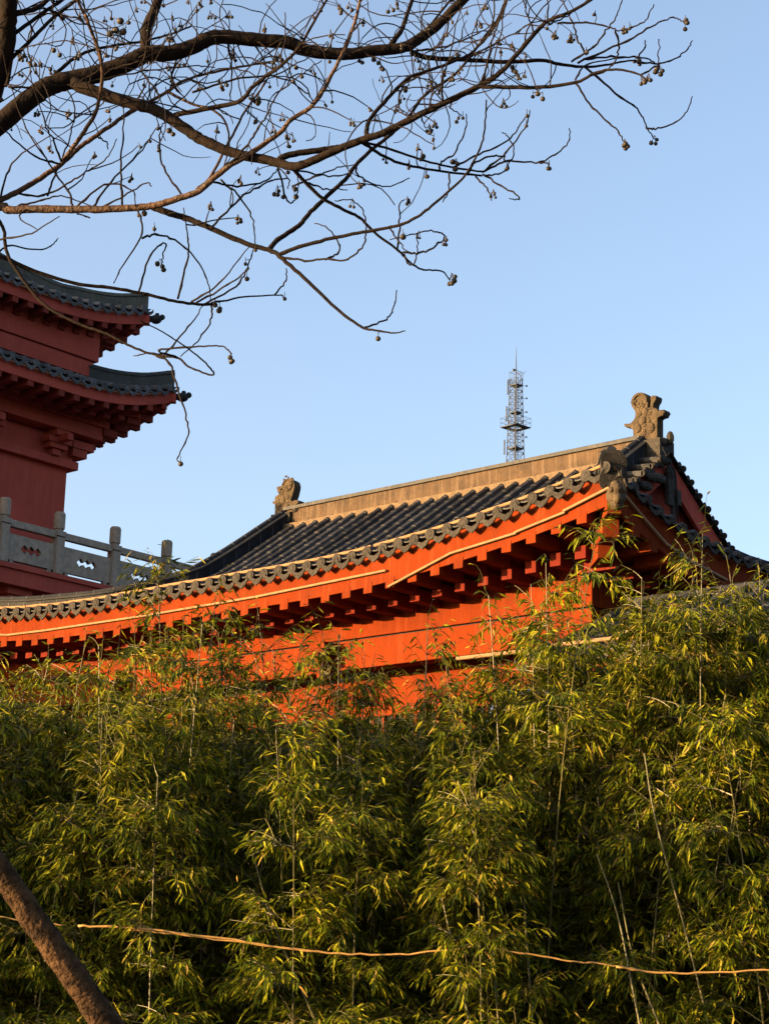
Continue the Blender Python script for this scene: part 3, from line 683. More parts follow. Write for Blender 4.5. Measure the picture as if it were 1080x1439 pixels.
for py in (537, 556, 577, 600, 615):
    o_ = ofs(739); mb = MB(); mb.bar(Vector((0, 0, Z(py))), Vector((o_.x, o_.y, Z(py))), .05); mb.box((o_.x, o_.y, Z(py)), (.2, .2, .25)); mb.build('side_arm', 'steel', tower)
mb = MB(); mb.tube([(0, 0, Z(537)), (0, 0, Z(515)), (0, 0, Z(496)), (0, 0, Z(477))], [.12, .09, .06, .02], n=6)
o_ = ofs(721); mb.box((o_.x, o_.y, Z(513)), (.5, .15, .35)); mb.tube([(0, 0, Z(516)), tuple(ofs(728))[:2]+(Z(519),), tuple(ofs(732))[:2]+(Z(524),), tuple(ofs(733))[:2]+(Z(530),)], .05, n=5)
mb.bar(Vector((*tuple(ofs(731))[:2], Z(522))), Vector((*tuple(ofs(738))[:2], Z(514))), .05); mb.build('aerial_rod', 'steel', tower)

# ================================================================ the berry tree
TR_LEAN = [(520, 2140), (330, 1700), (160, 1453), (110, 1381), (60, 1309), (0, 1222), (-90, 1090), (-190, 900), (-225, 700), (-200, 500), (-150, 340), (-80, 240)]
placed = []            # (px, py, dist, radius_px)
def at(px, py, k): return EYE+k*((px-540)/FP*Rv-(py-719.5)/FP*Uv+Fv)
DT = 5.4
bx, by = at(520, 2140, DT).x, at(520, 2140, DT).y
tree = tag(empty('berry_tree', (bx, by, 0)), 'bare leaning tree with curling twigs and clusters of dried berries, foreground', 'tree')
tree.rotation_euler = (0, 0, 0)
TO = Vector((bx, by, 0))
def near(px, py):
    best = min(placed, key=lambda q: (q[0]-px)**2+(q[1]-py)**2); return best, math.hypot(best[0]-px, best[1]-py)
def limb(pts, r0, r1, name='branch', m='bark', dk=0.0, k0=None, knob=0.0, n=None, jig=.8):
    """pts: photo pixels; the limb starts at the depth of the limb it grows from and drifts by dk metres"""
    if k0 is None:
        b, d = near(*pts[0]); k0 = b[2] if d < 60 else DT
    P2 = catmull([(x, y, 0) for x, y in pts], 6); N = len(P2); P3 = []; rad = []
    for i, p in enumerate(P2):
        f = i/(N-1); kk = k0+dk*f
        jx, jy = (rnd.gauss(0, jig*.35), rnd.gauss(0, jig*.35)) if 0 < i < N-1 else (0, 0)
        rp = (r0+(r1-r0)*f); 
        if knob and i % 4 == 2: rp *= 1+knob*rnd.random()
        P3.append(at(p.x+jx, p.y+jy, kk)-TO); rad.append(rp*kk/FP); placed.append((p.x, p.y, kk, rp))
    mb = MB(); mb.tube(P3, rad, n=n or (12 if r0 > 5 else 8 if r0 > 2 else 5), cap=True)
    return mb, name, m
def grow(*a, **k):
    mb, name, m = limb(*a, **k); return mb.build(name, m, tree, smooth=True, fix=False)
tk = limb(TR_LEAN, 21, 14, k0=DT, knob=.0, n=18, jig=1.5)[0]
cen = []; k18 = 18
for i in range(len(tk.v)//k18): cen.append(sum((Vector(p) for p in tk.v[i*k18:(i+1)*k18]), Vector())/k18)
rad_ = [(Vector(tk.v[i*k18])-cen[i]).length for i in range(len(cen))]
C2 = []; R2 = []
for i in range(len(cen)-1):
    for q in range(10): C2.append(cen[i].lerp(cen[i+1], q/10)); R2.append(rad_[i]+(rad_[i+1]-rad_[i])*q/10)
mb = MB(); mb.tube(C2, R2, n=48)
for i in range(len(C2)):
    for j in range(48):
        p = Vector(mb.v[i*48+j]); d = p-C2[i]; a = 2*PI*j/48
        sv = Vector((math.cos(a)*3.2, math.sin(a)*3.2, i*.16)); v_ = noise.ridged_multi_fractal(sv, .9, 2.1, 4, 1, 2)
        lump = noise.noise(Vector((math.cos(a), math.sin(a), i*.045)))
        mb.v[i*48+j] = tuple(C2[i]+d*(1+.055*(v_-1.2)+.10*lump))
mb.build('trunk', 'trunk', tree, smooth=True, fix=False)
grow([(-200, 500), (-110, 300), (-25, 160), (0, 95), (9, 45), (14, -10), (30, -90)], 16, 12, dk=-.3, knob=.2, jig=2)
grow([(-110, 280), (-60, 225), (0, 174), (37, 143), (62, 125), (88, 115), (125, 107), (150, 100), (188, 85), (208, 75), (238, 75), (270, 66), (295, 54), (320, 52), (370, 57), (407, 60), (432, 71), (482, 76), (520, 72), (565, 67), (585, 57), (615, 35), (648, 2), (690, -40)], 15, 6.2, dk=.3, knob=.10)
grow([(100, 112), (112, 121), (137, 130), (175, 142), (212, 152), (237, 165), (270, 188), (295, 202), (332, 216), (370, 224), (395, 230), (410, 234), (432, 229), (470, 212), (507, 197), (540, 186), (590, 161), (640, 137), (675, 120), (702, 102), (727, 75), (760, 37), (775, 27), (810, 12), (860, -20)], 9.5, 2, dk=-.5, knob=.12)
BR2 = [
 ([(390, 228), (397, 221), (420, 215), (457, 210), (482, 206)], 5, 4, 0),
 ([(675, 121), (690, 122), (752, 123), (808, 116), (840, 101), (870, 98), (898, 105), (908, 114)], 3.4, 1, -.2),
 ([(577, 73), (602, 81), (652, 84), (715, 87), (762, 85), (785, 90), (821, 94), (850, 91), (881, 86), (900, 85)], 4, 1, .2),
 ([(215, 291), (240, 300), (270, 310), (295, 320), (345, 342), (382, 353), (398, 365), (433, 396), (472, 433), (507, 459), (526, 464), (553, 468), (569, 465)], 5, .8, -.3),
 ([(377, 352), (390, 337), (420, 317), (430, 305), (455, 280), (485, 252), (500, 232), (520, 212), (540, 196), (570, 170), (595, 135), (632, 110), (655, 87), (680, 52), (700, 25), (712, -10)], 3.6, 1.4, .3),
 ([(390, 359), (420, 347), (457, 337), (495, 329), (540, 321), (565, 315), (590, 302), (615, 282), (650, 250), (665, 227), (677, 200), (681, 175), (683, 140)], 3, 1, -.2),
 ([(240, 163), (270, 157), (320, 147), (340, 140), (355, 122), (377, 105), (395, 92), (420, 67), (440, 32), (462, -5)], 3.8, 1.6, -.3),
 ([(205, 72), (205, 42), (215, 20), (222, 0), (232, -40)], 7.5, 6.5, .1),
 ([(57, 122), (75, 107), (100, 85), (125, 72), (155, 65), (195, 59), (240, 48), (270, 36)], 3, 1.2, .2),
 ([(515, 190), (515, 183), (520, 167), (540, 143), (565, 117), (585, 105), (615, 95), (652, 80), (670, 67), (695, 37), (712, 0), (716, -20)], 3.4, 1.2, .2),
 ([(408, 232), (414, 239), (430, 257), (455, 280), (485, 296), (505, 306), (530, 330), (560, 352), (577, 370), (595, 379), (620, 381), (632, 394)], 3, .9, .2),
 ([(500, 199), (512, 200), (540, 207), (590, 224), (635, 235), (677, 241)], 2.2, 1.4, .1), ([(508, 200), (540, 220), (572, 232), (627, 242), (677, 247)], 2.4, 1.5, .1),
 ([(-60, 340), (0, 360), (60, 385), (111, 399), (161, 405), (211, 415), (250, 424), (290, 428), (303, 424)], 3, 2, .1),
 ([(-60, 250), (0, 311), (11, 358), (42, 405), (69, 433), (111, 455), (150, 469), (185, 487), (219, 499), (250, 503), (265, 515), (293, 526), (300, 523), (281, 503), (250, 480), (220, 462), (195, 449)], 2.6, .8, -.4),
 ([(545, 68), (562, 45), (572, 20), (585, -20)], 4, 2.5, .1), ([(560, 66), (600, 40), (640, -10)], 2.5, 1.4, .2),
 ([(21, 47), (62, 17), (88, 0), (110, -20)], 3, 2.2, .1), ([(17, 82), (50, 50), (75, 25), (107, 0), (120, -20)], 2.8, 2, -.1), ([(22, 20), (50, 12), (67, 0), (85, -20)], 4, 3, .1),
 ([(20, -10), (19, 50), (12, 112), (0, 122), (-40, 140)][::-1], 3, 2.4, -.1),
]
for p, a, b, dk in BR2: grow(p, a, b, dk=dk, knob=.12)
for p, a, b, dk in [
 ([(-150, 330), (-70, 300), (0, 290), (12, 295), (50, 294), (100, 294), (150, 294), (200, 291), (225, 287), (250, 279), (277, 270), (295, 255), (320, 235), (357, 212), (395, 185), (407, 170), (440, 147), (465, 107), (485, 67), (500, 25), (508, -15)], 6.5, 2, -.2),
 ([(-40, 300), (0, 281), (30, 267), (62, 247), (87, 230), (112, 207), (135, 191), (162, 172), (180, 160), (207, 145), (235, 129), (250, 118), (270, 109), (307, 100), (350, 92), (387, 86)], 4.6, 1.3, .2),
 ([(235, 129), (270, 146), (300, 155), (318, 175), (322, 205), (315, 232)], 2.2, 1, -.1),
 ([(88, 228), (110, 197), (125, 175), (135, 157), (142, 125), (144, 100), (137, 67), (125, 35), (107, -5)], 3.2, 2, -.3),
 ([(120, 20), (128, 42), (141, 75), (143, 100)][::-1], 2.2, 2, -.1),
 ([(277, 266), (295, 250), (315, 212), (332, 180), (345, 155), (370, 120), (385, 95)], 2.4, 1.2, .2)]:
    grow(p, a, b, dk=dk, m='young', knob=.12)
TW = [
 [(821, 94), (872, 136), (896, 153), (908, 179), (920, 196)], [(908, 179), (917, 181), (940, 176), (962, 160), (972, 135)], [(808, 117), (832, 151), (864, 181), (874, 194), (877, 204)],
 [(811, 89), (881, 57), (919, 35), (945, 25), (957, 30)], [(783, 33), (823, 32), (855, 38), (868, 43), (883, 40)], [(880, 41), (887, 39), (906, 28), (918, 6)],
 [(802, 87), (834, 66), (855, 38), (866, 21), (874, -5)], [(819, 83), (859, 80), (902, 81), (919, 87), (926, 94)], [(864, 43), (869, 66), (864, 85), (851, 99), (815, 114)],
 [(893, 87), (923, 90), (947, 83), (966, 68), (972, 57)], [(900, 105), (919, 94), (924, 88), (925, 55)], [(893, 82), (905, 66), (906, 56)],
 [(808, 112), (825, 90), (880, 81)], [(823, 77), (811, 55), (806, 38), (795, 10), (783, -8)], [(770, 35), (791, 25), (827, -2)],
 [(512, 460), (542, 449), (553, 433), (557, 408)], [(395, 361), (429, 366), (456, 364), (487, 365), (510, 345), (514, 327), (512, 300), (495, 282), (470, 282)],
 [(457, 365), (475, 355), (475, 340), (460, 320), (442, 314)], [(565, 355), (590, 356), (610, 347), (624, 332), (605, 324), (577, 330), (547, 337)],
 [(567, 357), (572, 369), (581, 370), (586, 352), (586, 335)], [(547, 319), (560, 340), (572, 355)], [(558, 350), (561, 325), (561, 305), (561, 287), (567, 281)],
 [(677, 242), (702, 230), (715, 227), (760, 227), (787, 212), (799, 195), (799, 180)], [(680, 241), (710, 215), (737, 180), (744, 155)], [(637, 235), (665, 220), (710, 200), (727, 180), (740, 162)],
 [(680, 246), (700, 245), (712, 237), (715, 228)], [(678, 245), (702, 260), (727, 275), (727, 281), (715, 279)], [(668, 248), (685, 267), (690, 282)], [(657, 246), (665, 230), (687, 220), (705, 220), (714, 228), (722, 215), (715, 195), (705, 186)],
 [(616, 240), (621, 227), (637, 217), (650, 192), (655, 175), (655, 160)], [(630, 242), (630, 267), (622, 284)], [(755, 228), (768, 229), (771, 232)],
 [(269, 424), (308, 398), (351, 346)], [(275, 426), (320, 400), (343, 383), (350, 378)], [(289, 427), (336, 398), (351, 367), (359, 346)], [(297, 426), (343, 418), (390, 415), (400, 419)], [(386, 414), (402, 394), (402, 377)],
 [(297, 427), (297, 449), (277, 480), (254, 501)], [(193, 293), (200, 327), (172, 375), (160, 398)], [(200, 335), (220, 329), (250, 340), (277, 367), (293, 398), (296, 424)], [(250, 420), (262, 371), (265, 344), (262, 320), (258, 292)],
 [(195, 410), (211, 359), (232, 342), (230, 359), (227, 371)], [(250, 503), (223, 492), (273, 488), (308, 486), (324, 495), (325, 503)], [(219, 499), (238, 511), (252, 554), (264, 593), (264, 612), (250, 643), (254, 651)],
 [(230, 500), (265, 460), (285, 430)], [(246, 502), (215, 497), (188, 500)], [(0, 337), (45, 327), (84, 304)], [(-10, 362), (12, 345), (50, 351), (72, 346), (82, 335)],
 [(27, 272), (60, 275), (100, 255), (125, 239), (150, 222), (164, 195)], [(25, 290), (60, 281), (87, 276), (130, 290)], [(130, 292), (155, 257), (200, 210), (220, 180)],
 [(172, 292), (170, 230), (174, 180), (173, 150)], [(107, 292), (147, 260), (185, 267), (190, 290)], [(102, 292), (95, 267), (70, 230), (37, 180), (15, 120)], [(82, 230), (50, 220), (5, 182), (-20, 150)], [(0, 281), (12, 240), (37, 212), (72, 190)],
 [(67, 275), (77, 247), (90, 217), (102, 180), (108, 160)], [(87, 228), (75, 195), (66, 180), (50, 130)], [(142, 292), (175, 275), (205, 257), (213, 262)], [(257, 277), (230, 235), (225, 205), (227, 180), (235, 165)],
 [(295, 256), (332, 261), (370, 255), (387, 242), (392, 231)], [(297, 320), (337, 280), (375, 257), (390, 252), (405, 252), (405, 265)], [(310, 252), (337, 277), (355, 310), (359, 344)], [(390, 232), (400, 272), (407, 285), (417, 275), (420, 238)],
 [(313, 240), (345, 207), (362, 180), (375, 162), (390, 132), (420, 107), (452, 85)], [(675, 119), (685, 85), (695, 45), (710, 10), (715, -10)], [(622, 145), (620, 112), (630, 85), (647, 8)], [(750, 47), (740, 20), (732, -8)], [(769, 32), (769, -12)],
 [(585, 71), (627, 65), (665, 50), (695, 32)], [(655, 82), (690, 65), (715, 50), (752, 46)], [(12, 122), (62, 122), (125, 115), (200, 100), (270, 92), (302, 95)], [(125, 36), (105, 25), (60, 18), (22, 22)],
 [(500, 232), (503, 246), (522, 258), (545, 262), (575, 250)], [(414, 238), (450, 246), (485, 246), (500, 233)], [(430, 257), (460, 266), (488, 267)], [(410, 262), (440, 250), (470, 237), (500, 231)],
 [(270, 130), (330, 112), (390, 108), (430, 130), (440, 146)], [(135, 191), (150, 200), (152, 210)], [(108, 292), (110, 300), (126, 306)][::-1], [(40, 292), (28, 306), (52, 322)], [(565, 120), (560, 150), (575, 165), (590, 162)], [(600, 160), (610, 130), (640, 118)],
 [(200, 102), (225, 138), (207, 145)], [(260, 62), (240, 110), (262, 140)], [(320, 55), (325, 100), (323, 147)], [(355, 58), (371, 85), (375, 104)], [(640, 137), (632, 150), (648, 162)], [(590, 162), (598, 180)], [(752, 123), (757, 130)],
]
for p in TW:
    ln = sum(math.dist(p[i], p[i+1]) for i in range(len(p)-1)); grow(p, 1.25+min(.5, ln/300), .75, name='twig', m='twig', dk=rnd.uniform(-.25, .25), jig=2.0, knob=.35)
# finer curling twigs that fill the crown
mass = MB(); ends = []
base_pts = [q for q in placed if -30 < q[0] < 790 and -30 < q[1] < 175 and q[3] > .9]
low_pts = [q for q in placed if 60 < q[0] < 640 and 150 < q[1] < 330 and q[3] > .9]
for i in range(330):
    q = rnd.choice(base_pts if i < 285 else low_pts); ang = rnd.gauss(-PI/2+.3, 1.0) if rnd.random() < .8 else rnd.uniform(0, 2*PI); cv = rnd.gauss(0, .16); st = rnd.uniform(6, 15)
    pts = [(q[0], q[1])]; n_ = rnd.randint(5, 11) if i < 285 else rnd.randint(4, 7); x, y = q[0], q[1]
    for _ in range(n_):
        x += math.cos(ang)*st; y += math.sin(ang)*st; ang += cv+rnd.gauss(0, .2); pts.append((x, y))
    if x > 860 or y > 330 or (x > 680 and y > 150) or (x < 250 and y > 250): continue
    dk = rnd.uniform(-.3, .3); N = len(pts); rr = rnd.uniform(.9, 1.25)
    mass.tube([at(px, py, q[2]+dk*j/(N-1))-TO for j, (px, py) in enumerate(pts)], [(rr-.45*j/(N-1))*q[2]/FP for j in range(N)], n=4)
    if rnd.random() < .45: ends.append((x, y, q[2]+dk))
o = mass.build('fine_twigs', 'twig', tree, fix=False); o['kind'] = 'stuff'
BE = [(160, 37, 2, 6), (173, 45, 1, 5), (181, 32, 1, 3.5), (155, 47, 1, 5), (80, 75, 2, 4), (34, 80, 3, 2.4), (56, 92, 4, 2), (102, 60, 5, 1.8), (158, 123, 2, 2.2), (88, 25, 1, 4), (75, 38, 3, 2.2), (57, 186, 3, 2), (18, 180, 2, 2), (192, 17, 3, 2), (230, 8, 1, 3), (266, 3, 3, 2),
 (300, 28, 2, 2), (312, 118, 2, 3), (318, 122, 2, 3), (330, 83, 4, 2.4), (280, 125, 3, 2), (363, 141, 4, 3.6), (391, 83, 3, 3.6), (416, 95, 1, 3.4), (424, 108, 1, 3.2), (412, 115, 1, 3.4), (372, 42, 5, 2.6), (477, 15, 5, 3), (490, 12, 3, 3), (463, 87, 1, 3), (509, 89, 2, 3.2), (525, 84, 1, 3.6), (533, 93, 3, 3.4), (516, 158, 2, 2.6), (396, 166, 2, 2.4), (403, 192, 2, 2.6), (455, 150, 2, 2), (390, 270, 3, 3.2), (398, 277, 1, 3.8), (410, 272, 2, 4.2), (195, 303, 1, 3), (203, 300, 1, 4), (217, 322, 1, 3.2), (225, 374, 4, 3.6), (345, 371, 1, 3), (347, 392, 1, 4.2), (302, 431, 2, 4), (309, 434, 1, 4), (400, 420, 1, 3.2), (531, 476, 1, 4.6), (324, 507, 4, 3.6), (254, 652, 1, 4.2),
 (359, 352, 1, 2.6), (495, 288, 2, 2.6), (566, 333, 1, 4.2), (589, 333, 3, 2.2), (627, 341, 5, 2.6), (634, 394, 4, 3.6), (572, 285, 4, 2.6), (641, 233, 3, 4), (592, 221, 3, 3.6), (575, 233, 3, 2.6), (598, 250, 2, 3), (712, 236, 2, 3), (771, 235, 2, 3), (693, 275, 5, 2.4), (740, 163, 1, 2.6), (739, 177, 1, 3), (877, 205, 5, 3.4), (919, 200, 3, 3.2), (926, 100, 5, 3.6), (911, 113, 4, 3.4), (900, 118, 2, 3), (962, 32, 3, 3.8), (962, 41, 1, 3.6), (876, 45, 4, 3), (884, 40, 1, 2.8), (893, 88, 4, 3.2), (780, 52, 5, 2.6), (801, 55, 5, 2.8), (823, 75, 5, 2.2), (836, 24, 2, 2.4), (755, 132, 1, 3.6), (762, 139, 1, 3.6), (722, 94, 2, 4), (724, 101, 1, 3.6), (650, 166, 1, 2.8), (645, 170, 2, 2.8), (603, 183, 5, 2.8), (575, 127, 2, 3.6), (565, 142, 3, 2.2), (590, 98, 2, 2.4), (643, 78, 1, 3), (548, 16, 2, 3), (560, 8, 2, 2.6), (620, 10, 2, 2.2), (712, 2, 3, 2.4), (765, 30, 1, 3), (768, 40, 1, 2.8), (2, 140, 1, 4), (222, 181, 1, 3), (240, 187, 2, 4), (512, 262, 2, 2)]
def cluster(x, y, n_, r_, k_):
    mb = MB(); st = MB()
    for j in range(n_):
        ox, oy = (0, 0) if n_ == 1 else (rnd.uniform(-1.7, 1.7)*r_, rnd.uniform(-1.5, 1.5)*r_)
        c = at(x+ox, y+oy, k_+rnd.uniform(-.01, .01))-TO; rr = r_*rnd.uniform(.85, 1.15)*k_/FP
        mb.ball(c, rr, n=9, m=7, sq=(1, rnd.uniform(.85, 1), rnd.uniform(.85, 1)))
        mb.tube([c, c+(at(x, y-7-r_, k_)-at(x+ox, y+oy, k_))], [.0011, .0008], n=4)
    return mb
for i, (x, y, n_, r_) in enumerate(BE):
    b, d = near(x, y-5); k_ = b[2]
    mb = cluster(x, y, n_, r_, k_)
    if d > 4: mb.tube([at(x, y-6, k_)-TO, at((x+b[0])/2+2, (y+b[1])/2-4, k_)-TO, at(b[0], b[1], k_)-TO], .0011, n=4)
    o = mb.build('berry_cluster', 'berry', tree, smooth=True, fix=False)
mb = MB()
for x, y, k_ in ends:
    c = cluster(x, y+5, rnd.randint(1, 4), rnd.uniform(1.8, 2.9), k_); mb.add(c.v, c.f)
o = mb.build('small_berries', 'berry', tree, smooth=True, fix=False); o['kind'] = 'stuff'

# ================================================================ bamboo hedge
def leaf(mb, p, d, ln, wd, droop):
    """one folded lance leaf from p along d"""
    d = d.normalized(); side = d.cross(Vector((0, 0, 1)))
    if side.length < .05: side = Vector((1, 0, 0))
    side.normalize(); side = (Matrix.Rotation(rnd.uniform(-.9, .9), 3, d) @ side); nrm = side.cross(d)
    m = p+d*ln*.42-nrm*wd*.18; tip = p+d*ln+Vector((0, 0, -droop*ln))
    q = p+d*ln*.72+Vector((0, 0, -droop*ln*.4))
    mb.add([p, m+side*wd*.5, m-side*wd*.5, m-nrm*wd*.12, q+side*wd*.36, q-side*wd*.36, tip], [(0, 3, 1), (0, 2, 3), (3, 6, 4, 1), (2, 5, 6, 3)])
def spray(mb, tw, p, d, n_, sc=1):
    """a leafy twig: leaves fan from its outer half"""
    L_ = rnd.uniform(.08, .2)*sc; q = p; pts = [p]; d = d.normalized()
    for k_ in range(4):
        q = q+d*L_/4; d = (d+Vector((rnd.gauss(0, .12), rnd.gauss(0, .12), -.10+rnd.gauss(0, .05)))).normalized(); pts.append(q)
    tw.tube(pts, [.0016, .0014, .0012, .001, .0008], n=3, cap=False)
    for k_ in range(n_):
        f = .35+.65*k_/max(1, n_-1); i = min(3, int(f*4)); b = pts[i].lerp(pts[i+1], f*4-i) if i < 4 else pts[-1]
        s = -1 if k_ % 2 else 1
        sd_ = d.cross(Vector((0, 0, 1))); sd_ = sd_.normalized() if sd_.length > .05 else Vector((1, 0, 0))
        ld_ = d+sd_*s*rnd.uniform(.3, 1.0)+Vector((rnd.gauss(0, .25), rnd.gauss(0, .25), rnd.gauss(-.75, .45)))
        leaf(mb, b, ld_, rnd.uniform(.036, .072)*sc, rnd.uniform(.0075, .0125)*sc, rnd.uniform(.0, .3))
def plant_mesh(H, z_lo, dens, top_n, seed, spread=.34):
    rnd.seed(seed); lf = MB(); tw = MB(); cm = MB()
    lean = Vector((rnd.gauss(0, .05), rnd.gauss(0, .04), 0)); bend = Vector((rnd.gauss(0, .16), rnd.gauss(0, .10)-.06, 0))
    ax = lambda z: Vector((0, 0, z))+lean*z+bend*(max(0, z/H)**3)
    nn = int(H/.2); pts = [ax(H*i/nn) for i in range(nn+1)]
    r0 = rnd.uniform(.0065, .010); rr = []; pp = []
    for i, p in enumerate(pts):
        r_ = r0*(1-.8*i/nn); pp += [p-Vector((0, 0, .006)), p, p+Vector((0, 0, .006))]; rr += [r_, r_*1.25, r_]
    cm.tube(pp, rr, n=6, cap=False)
    z = z_lo
    while z < H-.05:
        if 2.0 < z < H-.5 and noise.noise(Vector((z*1.7, seed*3.7, 0))) < -.22: z += .16; continue
        rad = spread*(1-.75*max(0, (z-.55*H)/(.45*H)))
        for k_ in range(rnd.randint(2, 3)):
            a = rnd.uniform(0, 2*PI); d = Vector((math.cos(a), math.sin(a), rnd.uniform(.1, .9))).normalized(); L_ = rnd.uniform(.3, 1)*rad
            p = ax(z); q = p+d*L_*.6; e = q+(d+Vector((0, 0, -.35)))*L_*.5
            tw.tube([p, q, e], [.0028, .002, .0012], n=3, cap=False)
            m_ = max(1, int(dens*rnd.uniform(.5, 1.5)+.5))
            for j in range(m_):
                f = rnd.uniform(.55, 1); b = p.lerp(q, f/.55) if f < .55 else q.lerp(e, (f-.55)/.45)
                spray(lf, tw, b, d+Vector((rnd.gauss(0, .7), rnd.gauss(0, .7), rnd.gauss(-.05, .5))), rnd.randint(5, 9))
        z += rnd.uniform(.13, .27)
    for j in range(top_n): spray(lf, tw, ax(H*(1-.02*j)), Vector((rnd.gauss(0, .6), rnd.gauss(0, .6), 1)), rnd.randint(4, 6))
    ob = [cm.build('culm', 'culm', None, fix=False), tw.build('twigs', 'culm', None, fix=False), lf.build('foliage', 'leaf', None, fix=False)]
    ob[1]['kind'] = 'stuff'; return ob
VAR = {}
for i, (H, dn) in enumerate(((2.6, 23), (2.85, 23), (3.1, 20), (3.3, 16), (3.5, 13), (3.75, 10))):
    VAR[i] = [plant_mesh(H, .4, dn, 6, 100+i*10+j) for j in range(2)]
HS = [2.6, 2.85, 3.1, 3.3, 3.5, 3.75]
HW = [3.2, 3.5, 3.85]
for i, H in enumerate(HW): VAR[6+i] = [plant_mesh(H, H-1.5, 4.2, 9, 300+i*10+j, spread=.26) for j in range(3)]
rnd.seed(11); used = set()
def put(x, y, H, wispy=False):
    if wispy: i = 6+min(range(3), key=lambda q: abs(HW[q]-H)); j = rnd.randint(0, 2); sc = H/HW[i-6]
    else: i = min(range(6), key=lambda q: abs(HS[q]-H)); j = rnd.randint(0, 1); sc = H/HS[i]
    root = empty('bamboo', (x, y, 0), rnd.uniform(0, 2*PI)); root.scale = (1, 1, sc)
    for o in VAR[i][j]:
        if (i, j, o.name) not in used: used.add((i, j, o.name)); o.parent = root
        else: dup(o, root)
    return root
# crown line of the hedge: photo pixel column -> pixel row of the leaf tops
TOPX = [-400, 0, 60, 130, 200, 250, 300, 350, 400, 470, 550, 600, 660, 720, 770, 820, 880, 930, 1000, 1060, 1500]
TOPY = [960, 960, 965, 960, 960, 930, 975, 1035, 1030, 1030, 1000, 985, 975, 945, 950, 935, 895, 890, 870, 860, 860]
def top_z(px, k_): return at(px, lin(px, TOPX, TOPY), k_).z
plants = []
def add_at(px, k_, H=None, extra=0.0):
    p = at(px, 1200, k_/Fv.y*1.0); y = k_; x = p.x*k_/p.y
    h = H or (top_z(px, k_)+extra); plants.append((x, y, h, px))
k_rows = [(8.0, 27, -.30), (8.55, 34, -.08), (9.1, 35, .0), (9.6, 38, .02), (10.1, 38, -.05), (10.6, 34, -.1)]
for k_, n_, ex in k_rows:
    for i in range(n_):
        px = -400+(2000)*(i+.5)/n_+rnd.uniform(-26, 26)
        if k_ < 9.3 and 235 < px < 400 and rnd.random() < .9: continue          # hollow in the hedge front
        if k_ < 8.8 and (835 < px < 905 or 560 < px < 620) and rnd.random() < .85: continue
        if k_ < 9.3: px += 30*math.sin(px/95*2*PI/1.0)                             # stems stand in loose clumps
        add_at(px, k_+rnd.uniform(-.2, .2), extra=ex+rnd.uniform(-.14, .06))
# shoots standing above the crown line
SH = [(235, 8.6, 752), (222, 8.8, 800), (60, 8.7, 880), (120, 8.5, 880), (232, 8.4, 850), (290, 8.7, 872), (375, 8.8, 890), (450, 9.0, 860), (545, 8.9, 848), (590, 9.0, 905), (700, 8.8, 890), (762, 8.5, 735), (745, 8.7, 795), (775, 8.9, 830), (690, 9.0, 915), (878, 8.6, 790), (930, 8.8, 818), (1005, 8.4, 735), (1030, 8.7, 790), (1060, 8.5, 770), (970, 8.6, 850), (840, 8.8, 900), (950, 8.5, 820), (1045, 8.9, 790), (918, 8.9, 835), (900, 8.5, 850), (935, 8.8, 830), (965, 8.4, 840), (860, 8.6, 870), (1000, 8.9, 810), (1025, 9.3, 825), (1110, 9.0, 770), (725, 8.6, 800), (780, 8.7, 770), (255, 8.7, 868), (270, 8.9, 842), (318, 8.7, 862), (352, 8.9, 895), (412, 8.8, 880), (432, 9.0, 900), (470, 8.9, 905), (498, 8.8, 880), (568, 8.8, 880), (622, 8.9, 925), (655, 9.0, 925), (20, 8.8, 870), (95, 8.7, 865), (150, 8.6, 862), (185, 8.8, 868), (-30, 8.6, 860), (510, 8.7, 915), (330, 8.6, 880)]
for px, k_, py in SH: add_at(px, k_, H=at(px, py+14, k_).z)
plants.sort(key=lambda q: q[3]); nt_ = 0
ORD = 'first second third fourth fifth sixth seventh eighth ninth tenth eleventh twelfth thirteenth fourteenth fifteenth sixteenth seventeenth eighteenth nineteenth twentieth'.split()
ORD += ['twenty-'+q for q in ORD[:9]]+['thirtieth']+['thirty-'+q for q in ORD[:9]]+['fortieth']+['forty-'+q for q in ORD[:9]]+['fiftieth']+['fifty-'+q for q in ORD[:9]]
LM = ((120, 'the shaded hall end'), (290, 'the stone railing'), (520, 'the wall beam and bracket'), (690, 'the orange wall middle'), (845, "the hall's sunlit near corner"), (1000, 'the shaded gable side'), (9999, 'the low gallery roof'))
for n, (x, y, h, px) in enumerate(plants):
    tall = h > top_z(px, y)+.12
    o = put(x, y, h, wispy=tall and not (px > 860 and n % 2) and not 735 < px < 780)
    where = 'left' if px < 360 else 'middle' if px < 720 else 'right'
    if tall:
        lm = next(t_ for l_, t_ in LM if px < l_)
        tag(o, f'tall bamboo shoot before {lm}, {ORD[nt_]} tall shoot from left', 'bamboo', 'tall bamboo shoots above the hedge'); nt_ += 1
    else:
        tag(o, f'leafy bamboo stem in the dense hedge, {where} part of the hedge', 'bamboo', f'bamboo stems of the hedge, {where} part')
for i_ in VAR:
    for j_ in range(len(VAR[i_])):
        for o in VAR[i_][j_]:
            if o.parent is None: bpy.data.objects.remove(o)
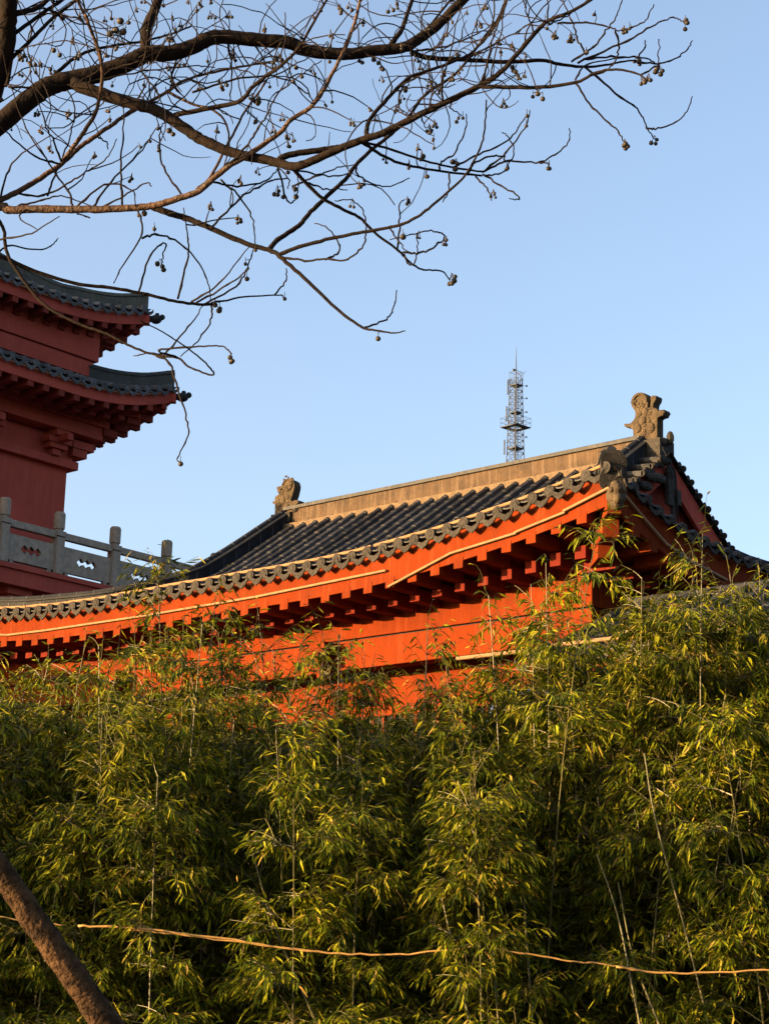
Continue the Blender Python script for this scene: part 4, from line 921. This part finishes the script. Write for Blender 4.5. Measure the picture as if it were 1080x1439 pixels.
# dry canes tied along the hedge
CN = [([(-60, 1280), (30, 1293), (60, 1297), (90, 1300)], 'thin dry cane at the far left of the hedge rail', 2.0), ([(110, 1302), (160, 1303), (230, 1308), (330, 1322), (430, 1336), (520, 1342), (600, 1338), (672, 1330)], 'long double dry cane across the left half of the hedge', 3.2),
      ([(180, 1306), (260, 1314), (350, 1326), (480, 1341)], 'second dry cane lying against the long double cane', 2.4), ([(690, 1332), (740, 1340), (800, 1350), (860, 1356), (915, 1366)], 'thin bowed dry cane in the middle right of the hedge', 2.6),
      ([(865, 1358), (930, 1367), (1010, 1366), (1140, 1361)], 'straight dry cane at the right end of the hedge', 3.2)]
for pts, lab, r_ in CN:
    mb = MB(); k_ = 7.6; P = catmull([at(x, y, k_) for x, y in pts], 6); P = [p+Vector((0, 0, rnd.gauss(0, .002))) for p in P]
    mb.tube(P, [r_*3.8/FP*(1.0-.25*i/len(P))*(1.15 if i % 5 == 0 else 1) for i in range(len(P))], n=8); o = mb.build('dry_cane', 'cane', None, smooth=True, fix=False)
    tag(o, lab, 'cane', 'dry canes tied along the hedge')
# bare slanting culms in front of the leaves
for j, pts in enumerate([[(445, 1439), (385, 1300), (350, 1180)], [(660, 1439), (618, 1250), (600, 1180)], [(748, 1439), (738, 1300), (732, 1200)], [(898, 1439), (868, 1290), (838, 1200)], [(995, 1439), (960, 1300), (920, 1150), (905, 1060)], [(1090, 1439), (1040, 1260), (1000, 1140)], [(925, 1439), (890, 1350), (868, 1240)], [(700, 1439), (690, 1330), (650, 1230)]]):
    mb = MB(); k_ = 7.62+.08*(j % 3); P = [at(x, y, k_+.38*q/(len(pts)-1)) for q, (x, y) in enumerate(pts)]; d = P[0]-P[1]; g_ = P[0]+d*(P[0].z/max(.2, -d.z)) if d.z < 0 else P[0]; g_.z = 0
    P = catmull([g_]+P, 5); mb.tube(P, [.0058-.0025*i/len(P) for i in range(len(P))], n=6, cap=True)
    for q in range(2, len(P), 3): mb.tube([P[q]-(P[q]-P[q-1])*.04, P[q]+(P[q]-P[q-1])*.04], .0068, n=6)
    o = mb.build('bare_culm', 'culm', None, fix=False); px = pts[-1][0]
    tag(o, ['slanting bare bamboo culm left of centre, leaning left', 'slanting bare culm just right of centre crossing the cane', 'nearly upright bare culm right of centre', 'steep bare culm in the dark gap of the hedge', 'longest pale bare culm, at the right', 'bare culm slanting at the right edge of the hedge', 'short bare culm beside the dark gap of the hedge', 'short bare culm between the centre canes'][j], 'bamboo culm', 'bare culms in front of the hedge')

# ================================================================ low things glimpsed behind the hedge
sh = tag(empty('site_shed', (0, 0, 0)), 'blue sheet metal shed roof glimpsed through the bamboo below the gallery', 'shed')
c = at(850, 985, 13.9); sh.location = (c.x, c.y, 0)
mb = MB()
for q in (-.6, .35): mb.box((q, .1, c.z/2), (.08, .08, c.z)); mb.box((q, 1.5, c.z/2), (.08, .08, c.z))
mb.build('post', 'dark', sh)
mb = MB()
for q in range(8): mb.box((-.7+q*.165, .8, c.z+.02+.01*(q % 2)), (.166, 2.0, .03))
mb.build('roof', 'blue', sh)
gw = tag(empty('garden_wall', (0, 12.2, 0)), 'garden wall coloured near-black for the shade behind the bamboo hedge', 'wall')
mb = MB(); mb.box((-.5, 0, 1.6), (17, .24, 3.2)); mb.build('wall_face', 'pale', gw); mb = MB(); mb.box((-.5, 0, 3.23), (17.1, .34, .06)); mb.build('coping', 'tile', gw)
